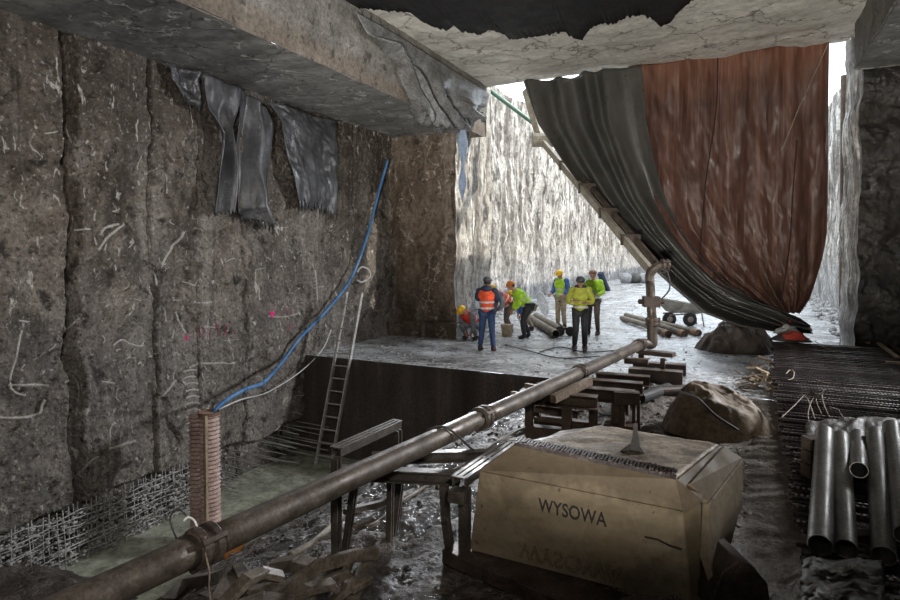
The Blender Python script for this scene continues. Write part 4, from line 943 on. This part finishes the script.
# wheelbarrow
c = P(679,325,z=0); wb = thing('wheelbarrow', c, 'muddy two wheeled barrow parked on the slab left of the curtain', 'wheelbarrow')
def wv(x, y, z): return c+RT*x+Vector((-RT.y, RT.x, 0))*y+Vector((0,0,z))
tr_ = MB(); pb = [wv(-.30,-.25,.42), wv(.55,-.25,.42), wv(.55,.3,.42), wv(-.30,.3,.42)]; pt = [wv(-.72,-.38,.86), wv(.75,-.38,.62), wv(.75,.45,.62), wv(-.72,.45,.86)]
tr_.add(pb+pt, [(0,1,2,3),(0,4,5,1),(1,5,6,2),(2,6,7,3),(3,7,4,0)]); tr_.build('tray', M['barrow'], wb, solid=.03)
for x in (-.38, .22):
    p = wv(x, -.3 if x > 0 else -.2, .21)
    w_ = MB().tube([p-FW*.05, p+FW*.05], .21, 22).build('wheel', M['rubber'], wb, bevel=.02); MB().tube([p-FW*.065, p+FW*.065], .09, 14).build('hub', M['barrow'], w_)
for y in (-.25, .3):
    MB().tube([wv(-.4,y,.34), wv(.5,y,.40), wv(1.15,y,.62)], .025, 8).build('handle', M['barrow'], wb); MB().tube([wv(.6,y,.42), wv(.68,y,.0)], .02, 8).build('leg', M['barrow'], wb)
# prop leaning at the wall and far bags
c = P(606,291,z=0); e = thing('leaning_prop', c, 'dark blue steel prop leaning beyond the workers', 'prop')
MB().bar(c+RT*.1, P(600,273,d=34), .28, .2).build('shaft', M['navy'], e); MB().bar(P(600,273,d=34), c-RT*.3, .1, .1).build('brace', M['navy'], e)
for i, (x, w_, lb) in enumerate(((626,.45,'left grey rubble bag against the far wall'),(635,.5,'dark rubble bag in the middle of the far row'),(644,.45,'right grey rubble bag near the boom'))):
    p = P(x, 283, z=0); mb = MB().ball(p+Vector((0,0,.33)), (w_, w_, .4), 20, 12, fn=lambda q: q*(1+.15*nz(q.x*2+x, q.y*2, q.z*2)))
    tag(mb.build('rubble_bag', M['bag'] if i != 1 else M['sheet_grey'], smooth=True), lb, 'bag', 'bags by the far wall')
# thin stick props standing at far right bottom of outside wall
q = MB().tube([P(842,322,z=0), P(844,75,Y=22)], .09, 12).build('drain_pipe', M['crib']); tag(q, 'dark upright pipe against the bright wall right of the curtains', 'pipe')

# ------------------------------------------------------------ people
def skin(verts, edges, radii, sub=1):
    me = bpy.data.meshes.new('tmp'); bm = bmesh.new(); ly = bm.verts.layers.skin.verify()
    vs = [bm.verts.new(v) for v in verts]
    for a, b_ in edges: bm.edges.new((vs[a], vs[b_]))
    for i, v in enumerate(vs):
        r = radii[i]; v[ly].radius = (r, r) if not isinstance(r, tuple) else r
        v[ly].use_root = (i == 0)
    bm.to_mesh(me); bm.free()
    o = bpy.data.objects.new('tmp', me); C.objects.link(o)
    o.modifiers.new('s', 'SKIN').use_smooth_shade = True
    q = o.modifiers.new('u', 'SUBSURF'); q.levels = sub; q.render_levels = sub
    dg = bpy.context.evaluated_depsgraph_get(); dg.update(); out = bpy.data.meshes.new_from_object(o.evaluated_get(dg))
    bpy.data.objects.remove(o); mb = MB(); mb.v = [v.co.copy() for v in out.vertices]; mb.f = [tuple(p.vertices) for p in out.polygons]
    return mb
def person(base, face, label, lean=0.0, hands=None, elbows=None, legs=None, pelvis=(0,0,.95), H=1.75, headtilt=0.0, top='vest_orange', sleeve='navy', trousers='jeans', helmet='helm_dark', boots='boot', open_vest=True, hood=None):
    f = (face-base); f.z = 0; f.normalize(); rz = math.atan2(-f.x, f.y)
    e = thing('person', base, label, 'person', rz=rz); e['_local'] = 1
    s_ = H/1.75; pv = Vector(pelvis)
    Rm = Matrix.Rotation(-lean, 3, 'X')
    def up(x, y, z): return pv+Rm@Vector((x, y, z))
    sp1, sp2, chest, neck = up(0,0,.14), up(0,.01,.28), up(0,.0,.42), up(0,.01,.56)
    head = neck+Matrix.Rotation(-lean*.6-headtilt, 3, 'X')@Vector((0,.035,.115))
    shl, shr = up(-.185,0,.47), up(.185,0,.47)
    el = elbows or (( -.27,-.03,.20), (.27,-.03,.20)); hd = hands or ((-.28,.06,-.05), (.28,.06,-.05))
    E = [up(*el[0]), up(*el[1])]; Hn = [up(*hd[0]), up(*hd[1])]
    lg = legs or (((-.11,.02,.50),(-.13,-.02,.08)), ((.11,.02,.50),(.13,-.02,.08)))
    hips = [pv+Vector((-.10,0,-.05)), pv+Vector((.10,0,-.05))]
    V = [pv, sp1, sp2, chest, neck, head]; Ed = [(0,1),(1,2),(2,3),(3,4),(4,5)]; Rr = [.12,.11,.115,.11,.05,.06]
    for i in range(2):
        sh = (shl, shr)[i]; wr = Hn[i]; b0 = len(V)
        V += [sh, E[i], wr, wr+(wr-E[i]).normalized()*.07]; Rr += [.045,.038,.03,.032]; Ed += [(3, b0), (b0, b0+1), (b0+1, b0+2), (b0+2, b0+3)]
    for i in range(2):
        k, a = Vector(lg[i][0]), Vector(lg[i][1]); fo_ = (k-a); b0 = len(V)
        V += [hips[i], k, a, a+Vector((0,.10,-.04)), a+Vector((0,.18,-.05))]; Rr += [.08,.05,.034,.026,.02]; Ed += [(0, b0), (b0, b0+1), (b0+1, b0+2), (b0+2, b0+3), (b0+3, b0+4)]
    body = skin(V, Ed, Rr)
    hm = Matrix.Translation(head) @ Matrix.Rotation(-lean*.6-headtilt, 4, 'X')
    hb = MB().ball((0,0,.01), (.077,.095,.115), 20, 14, fn=lambda q: Vector((q.x*(1-.18*max(0, -q.z)), q.y*(1-.1*max(0, -q.z)), q.z)))
    hb.add([(-.012,.088,.02),(.012,.088,.02),(.016,.09,-.02),(-.016,.09,-.02),(0,.118,-.012)], [(0,1,4),(1,2,4),(2,3,4),(3,0,4)])
    for sx in (-1, 1): hb.ball((sx*.078,0,.0), (.012,.022,.034), 8, 6); hb.ball((sx*.03,.085,.022), (.014,.012,.008), 8, 6)
    hb.ball((0,.088,-.045), (.026,.012,.008), 8, 6)
    body.add((hm@v for v in hb.v), hb.f)
    for i in range(2):
        d_ = (Hn[i]-E[i]).normalized(); p0 = Hn[i]+d_*.07; sd = d_.cross(Vector((0,0,1)) if abs(d_.z) < .8 else Vector((0,1,0))).normalized(); nn = sd.cross(d_)
        for q_, ln in ((-.028,.06),(-.01,.075),(.01,.07),(.028,.055)):
            body.tube([p0+sd*q_-d_*.02, p0+sd*q_*1.15+d_*ln*.55-nn*.008, p0+sd*q_*1.15+d_*ln-nn*.028], [.010,.009,.007], 6)
        body.tube([p0-d_*.04+sd*.03, p0-d_*.01+sd*.055-nn*.01, p0+d_*.02+sd*.06-nn*.02], [.012,.010,.008], 6)
    body.build('body', M['skin'], e, smooth=True)
    # trousers
    V = [pv+Vector((0,0,.04))]; Ed = []; Rr = [.145]
    for i in range(2):
        k, a = Vector(lg[i][0]), Vector(lg[i][1]); b0 = len(V)
        V += [hips[i], lerp(hips[i], k, .5), k, lerp(k, a, .5), a+Vector((0,0,.02))]; Rr += [.11,.10,.08,.072,.066]; Ed += [(0, b0)]+[(b0+j, b0+j+1) for j in range(4)]
    tro = skin(V, Ed, Rr).build('trousers', M[trousers], e, smooth=True)
    for i in range(2):
        a = Vector(lg[i][1]); mb = skin([a+Vector((0,0,.06)), a+Vector((0,0,-.03)), a+Vector((0,.09,-.045)), a+Vector((0,.17,-.05))], [(0,1),(1,2),(2,3)], [.078,.072,.062,.048]); mb.build('boot', M[boots], e, smooth=True)
    # upper garment: torso
    V = [up(0,0,-.06), up(0,0,.10), up(0,0,.25), up(0,0,.40), up(0,.0,.50), up(0,.005,.545), shl+(shl-chest)*.05, shr+(shr-chest)*.05]
    gar = skin(V, [(0,1),(1,2),(2,3),(3,4),(4,5),(3,6),(3,7)], [(.175),(.165),(.178),(.185),(.165),(.085),.10,.10])
    gar.build('vest', M[top], e, smooth=True)
    V = []; Ed = []; Rr = []
    for i in range(2):
        sh = (shl, shr)[i]; b0 = len(V); V += [chest if i == 0 else chest+Vector((.001,0,0)), sh, E[i], lerp(E[i], Hn[i], .92)]; Rr += [.06,.08,.064,.05]; Ed += [(b0, b0+1), (b0+1, b0+2), (b0+2, b0+3)]
    for i in range(2):
        mb = skin(V[i*4+1:i*4+4], [(0,1),(1,2)], [.105,.08,.06]); mb.ball(V[i*4+1], (.092,.092,.092), 12, 8); mb.build('sleeve', M[sleeve], e, smooth=True)
    # reflective bands
    for zz in (.06, .20):
        pts = [up(.158*math.cos(a), .158*math.sin(a), zz) for a in [2*PI*i/20 for i in range(21)]]
        MB().grid(lambda u, v: up(.176*math.cos(u*2*PI), .176*math.sin(u*2*PI), zz+.045*v), 24, 1).build('reflective_band', M['silver'], e, smooth=True)
    # helmet
    hl = MB().ball((0,-.005,.045), (.108,.128,.115), 22, 12, zmin=0)
    hl.grid(lambda u, v: (lerp(.098,.13,v)*math.cos(u*2*PI), -.005+lerp(.118,.15,v)*math.sin(u*2*PI)+(.03*v if math.sin(u*2*PI) > .3 else 0), .047-.008*v), 24, 2)
    hl.xf(hm); hl.build('helmet', M[helmet], e, smooth=True)
    hr = MB().ball((0,-.02,.02), (.083,.088,.085), 14, 8); hr.xf(hm); hr.build('hair', M['hair'], e, smooth=True)
    if hood:
        mb = MB().ball((0,0,0), (.15,.12,.08), 14, 8); mb.xf(Matrix.Translation(up(0,-.06,.54))); mb.build('hood', M[hood], e, smooth=True)
    e.scale = (s_,)*3
    del e['_local']
    return e
def G(px, py): return P(px, py, z=0.0)
b0 = G(487,351)
person(b0, P(500,330,z=0)+Vector((0,4,0)), 'person seen from behind in an orange vest, jeans and dark helmet', top='vest_orange', sleeve='navy', trousers='jeans', helmet='helm_dark', hood='navy',
       elbows=((-.26,.05,.26),(.27,.04,.24)), hands=((-.12,.26,.34),(.14,.26,.32)), legs=(((-.13,.02,.5),(-.17,0,.08)),((.12,0,.5),(.16,-.02,.08))), H=1.72)
b0 = G(506,334)
person(b0, b0-RT*3-FW*1.2, 'person bending forward in an orange jacket behind the man in jeans', lean=.95, top='vest_orange', sleeve='grey_purple', trousers='brown_tr', helmet='helm_yellow', pelvis=(0,-.12,.86),
       elbows=((-.22,.22,.25),(.22,.22,.25)), hands=((-.10,.42,.28),(.10,.42,.26)), legs=(((-.14,.08,.46),(-.15,.0,.08)),((.13,-.06,.47),(.14,-.25,.08))))
b0 = G(472,339)
person(b0, b0-RT*2-FW*2, 'person crouching in red with a yellow helmet by the stub wall', lean=.9, top='red', sleeve='grey_cloth', trousers='grey_cloth', helmet='helm_yellow', pelvis=(0,-.15,.40), headtilt=.2,
       elbows=((-.22,.2,.22),(.22,.2,.22)), hands=((-.12,.35,.1),(.12,.35,.1)), legs=(((-.2,.22,.44),(-.18,.02,.08)),((.2,.22,.40),(.18,.02,.08))), H=1.7)
b0 = G(523,338)
person(b0, b0-RT*3-FW*.4, 'person stooping to the left in a yellow green vest and orange helmet', lean=.75, top='hi_green', sleeve='hi_green', trousers='dark', helmet='helm_orange', pelvis=(0,-.14,.90),
       elbows=((-.22,.16,.22),(.24,.14,.22)), hands=((-.12,.42,.20),(.12,.40,.16)), legs=(((-.12,.05,.47),(-.13,.0,.08)),((.12,-.04,.47),(.13,-.2,.08))), boots='dark')
b0 = G(531,330)
person(b0, b0-RT*2-FW*.4, 'person bent over in blue half hidden behind the stooping worker', lean=1.1, top='blue_jacket', sleeve='blue_jacket', trousers='beige', helmet='helm_yellow', pelvis=(0,0,.72),
       elbows=((-.22,.2,.22),(.22,.2,.22)), hands=((-.12,.42,.20),(.12,.40,.2)), legs=(((-.12,.2,.44),(-.13,.0,.08)),((.12,.15,.42),(.13,-.1,.08))))
b0 = G(561,328)
person(b0, b0-RT*1.2-FW*1.0, 'person standing in a blue jacket, green vest, beige trousers and yellow helmet', top='hi_green', sleeve='blue_jacket', trousers='beige', helmet='helm_yellow', headtilt=.35,
       elbows=((-.27,0,.2),(.27,0,.2)), hands=((-.24,.2,.06),(.2,.25,.08)), H=1.76)
b0 = G(580,350)
person(b0, CAM, 'person standing with folded arms in a yellow jacket, dark trousers and dark helmet', top='hi_yellow', sleeve='hi_yellow', trousers='dark', helmet='helm_dark', headtilt=.25, boots='boot', hood='dark',
       elbows=((-.30,.04,.18),(.30,.04,.18)), hands=((.10,.22,.22),(-.10,.24,.20)), legs=(((-.10,.02,.5),(-.11,0,.08)),((.10,.04,.5),(.13,.04,.08))), H=1.74)
b0 = G(593,335)
person(b0, CAM-RT*6, 'person in a bright green jacket and brown helmet behind the folded-arms worker', top='hi_green', sleeve='hi_green', trousers='brown_tr', helmet='helm_brown', headtilt=.1,
       elbows=((-.27,.03,.2),(.28,0,.2)), hands=((-.18,.28,.16),(.16,.3,.10)), H=1.80)

# ------------------------------------------------------------ lights, world, camera
w = bpy.data.worlds.new('world'); S.world = w; w.use_nodes = True
bg = w.node_tree.nodes['Background']; bg.inputs[0].default_value = (.82, .91, 1.0, 1); bg.inputs[1].default_value = 4.0
def sun(dirv, st, ang, col):
    l = bpy.data.lights.new('sun', 'SUN'); l.energy = st; l.angle = R(ang); l.color = col
    o = bpy.data.objects.new('sun', l); C.objects.link(o); o.rotation_euler = Vector(dirv).to_track_quat('-Z', 'Y').to_euler(); return o
sun((-10,-4.5,-6.6), 4.4, 1.0, (1.0,.94,.84))
def area(loc, to, size, e, col):
    l = bpy.data.lights.new('fill_light', 'AREA'); l.energy = e; l.size = size; l.color = col
    o = bpy.data.objects.new('fill_light', l); C.objects.link(o); o.location = loc; o.rotation_euler = (Vector(to)-Vector(loc)).to_track_quat('-Z', 'Y').to_euler(); return o
def spot(loc, to, e, deg, col, rad=.25, blend=.7):
    l = bpy.data.lights.new('fill_light', 'SPOT'); l.energy = e; l.spot_size = R(deg); l.spot_blend = blend; l.shadow_soft_size = rad; l.color = col
    o = bpy.data.objects.new('fill_light', l); C.objects.link(o); o.location = loc; o.rotation_euler = (Vector(to)-Vector(loc)).to_track_quat('-Z', 'Y').to_euler(); return o
spot((2.5, -2.0, 5.2), (-8.8, 8, 1.6), 1500, 62, (1.0,.94,.87))  # added fill lamps without fixtures; this one brightens the left wall
spot((0, -2.5, 1.2), (-2, 13, 7.5), 8500, 62, (1.0,.97,.90))  # added fill that brightens the upper soffit
spot((0.5, -2.5, .9), (-7.8, 8, 5.6), 2000, 50, (1.0,.98,.95))  # added fill that brightens the left soffit
spot((-6.4, 14.1, 3.4), (-3.3, 5.6, -.4), 2600, 36, (.92,.95,1.0), .35, .35)  # unseen lamp added to put glints on the wet mud
spot((4.9, 13.2, 4.6), (-8.0, 6.0, -.6), 5600, 70, (.95,.97,1.0), .6)  # unseen lamp added to rake across the left wall and floor
area((-1, -3.0, 5.4), (-4, 9, 0), 2.5, 40, (1.0,.95,.88))  # added soft fill from behind the camera
cd = bpy.data.cameras.new('camera'); cd.sensor_width = 36; cd.lens = 24; cd.shift_y = -29/900; cd.clip_end = 300; cd.clip_start = .05
co = bpy.data.objects.new('camera', cd); C.objects.link(co); co.location = CAM; co.rotation_euler = (PI/2-PT, 0, TH); S.camera = co
S.view_settings.view_transform = 'Standard'; S.view_settings.look = 'None'; S.view_settings.gamma = 1; S.view_settings.exposure = -0.2
S.cycles.use_denoising = True; S.cycles.max_bounces = 8; S.cycles.sample_clamp_indirect = 8
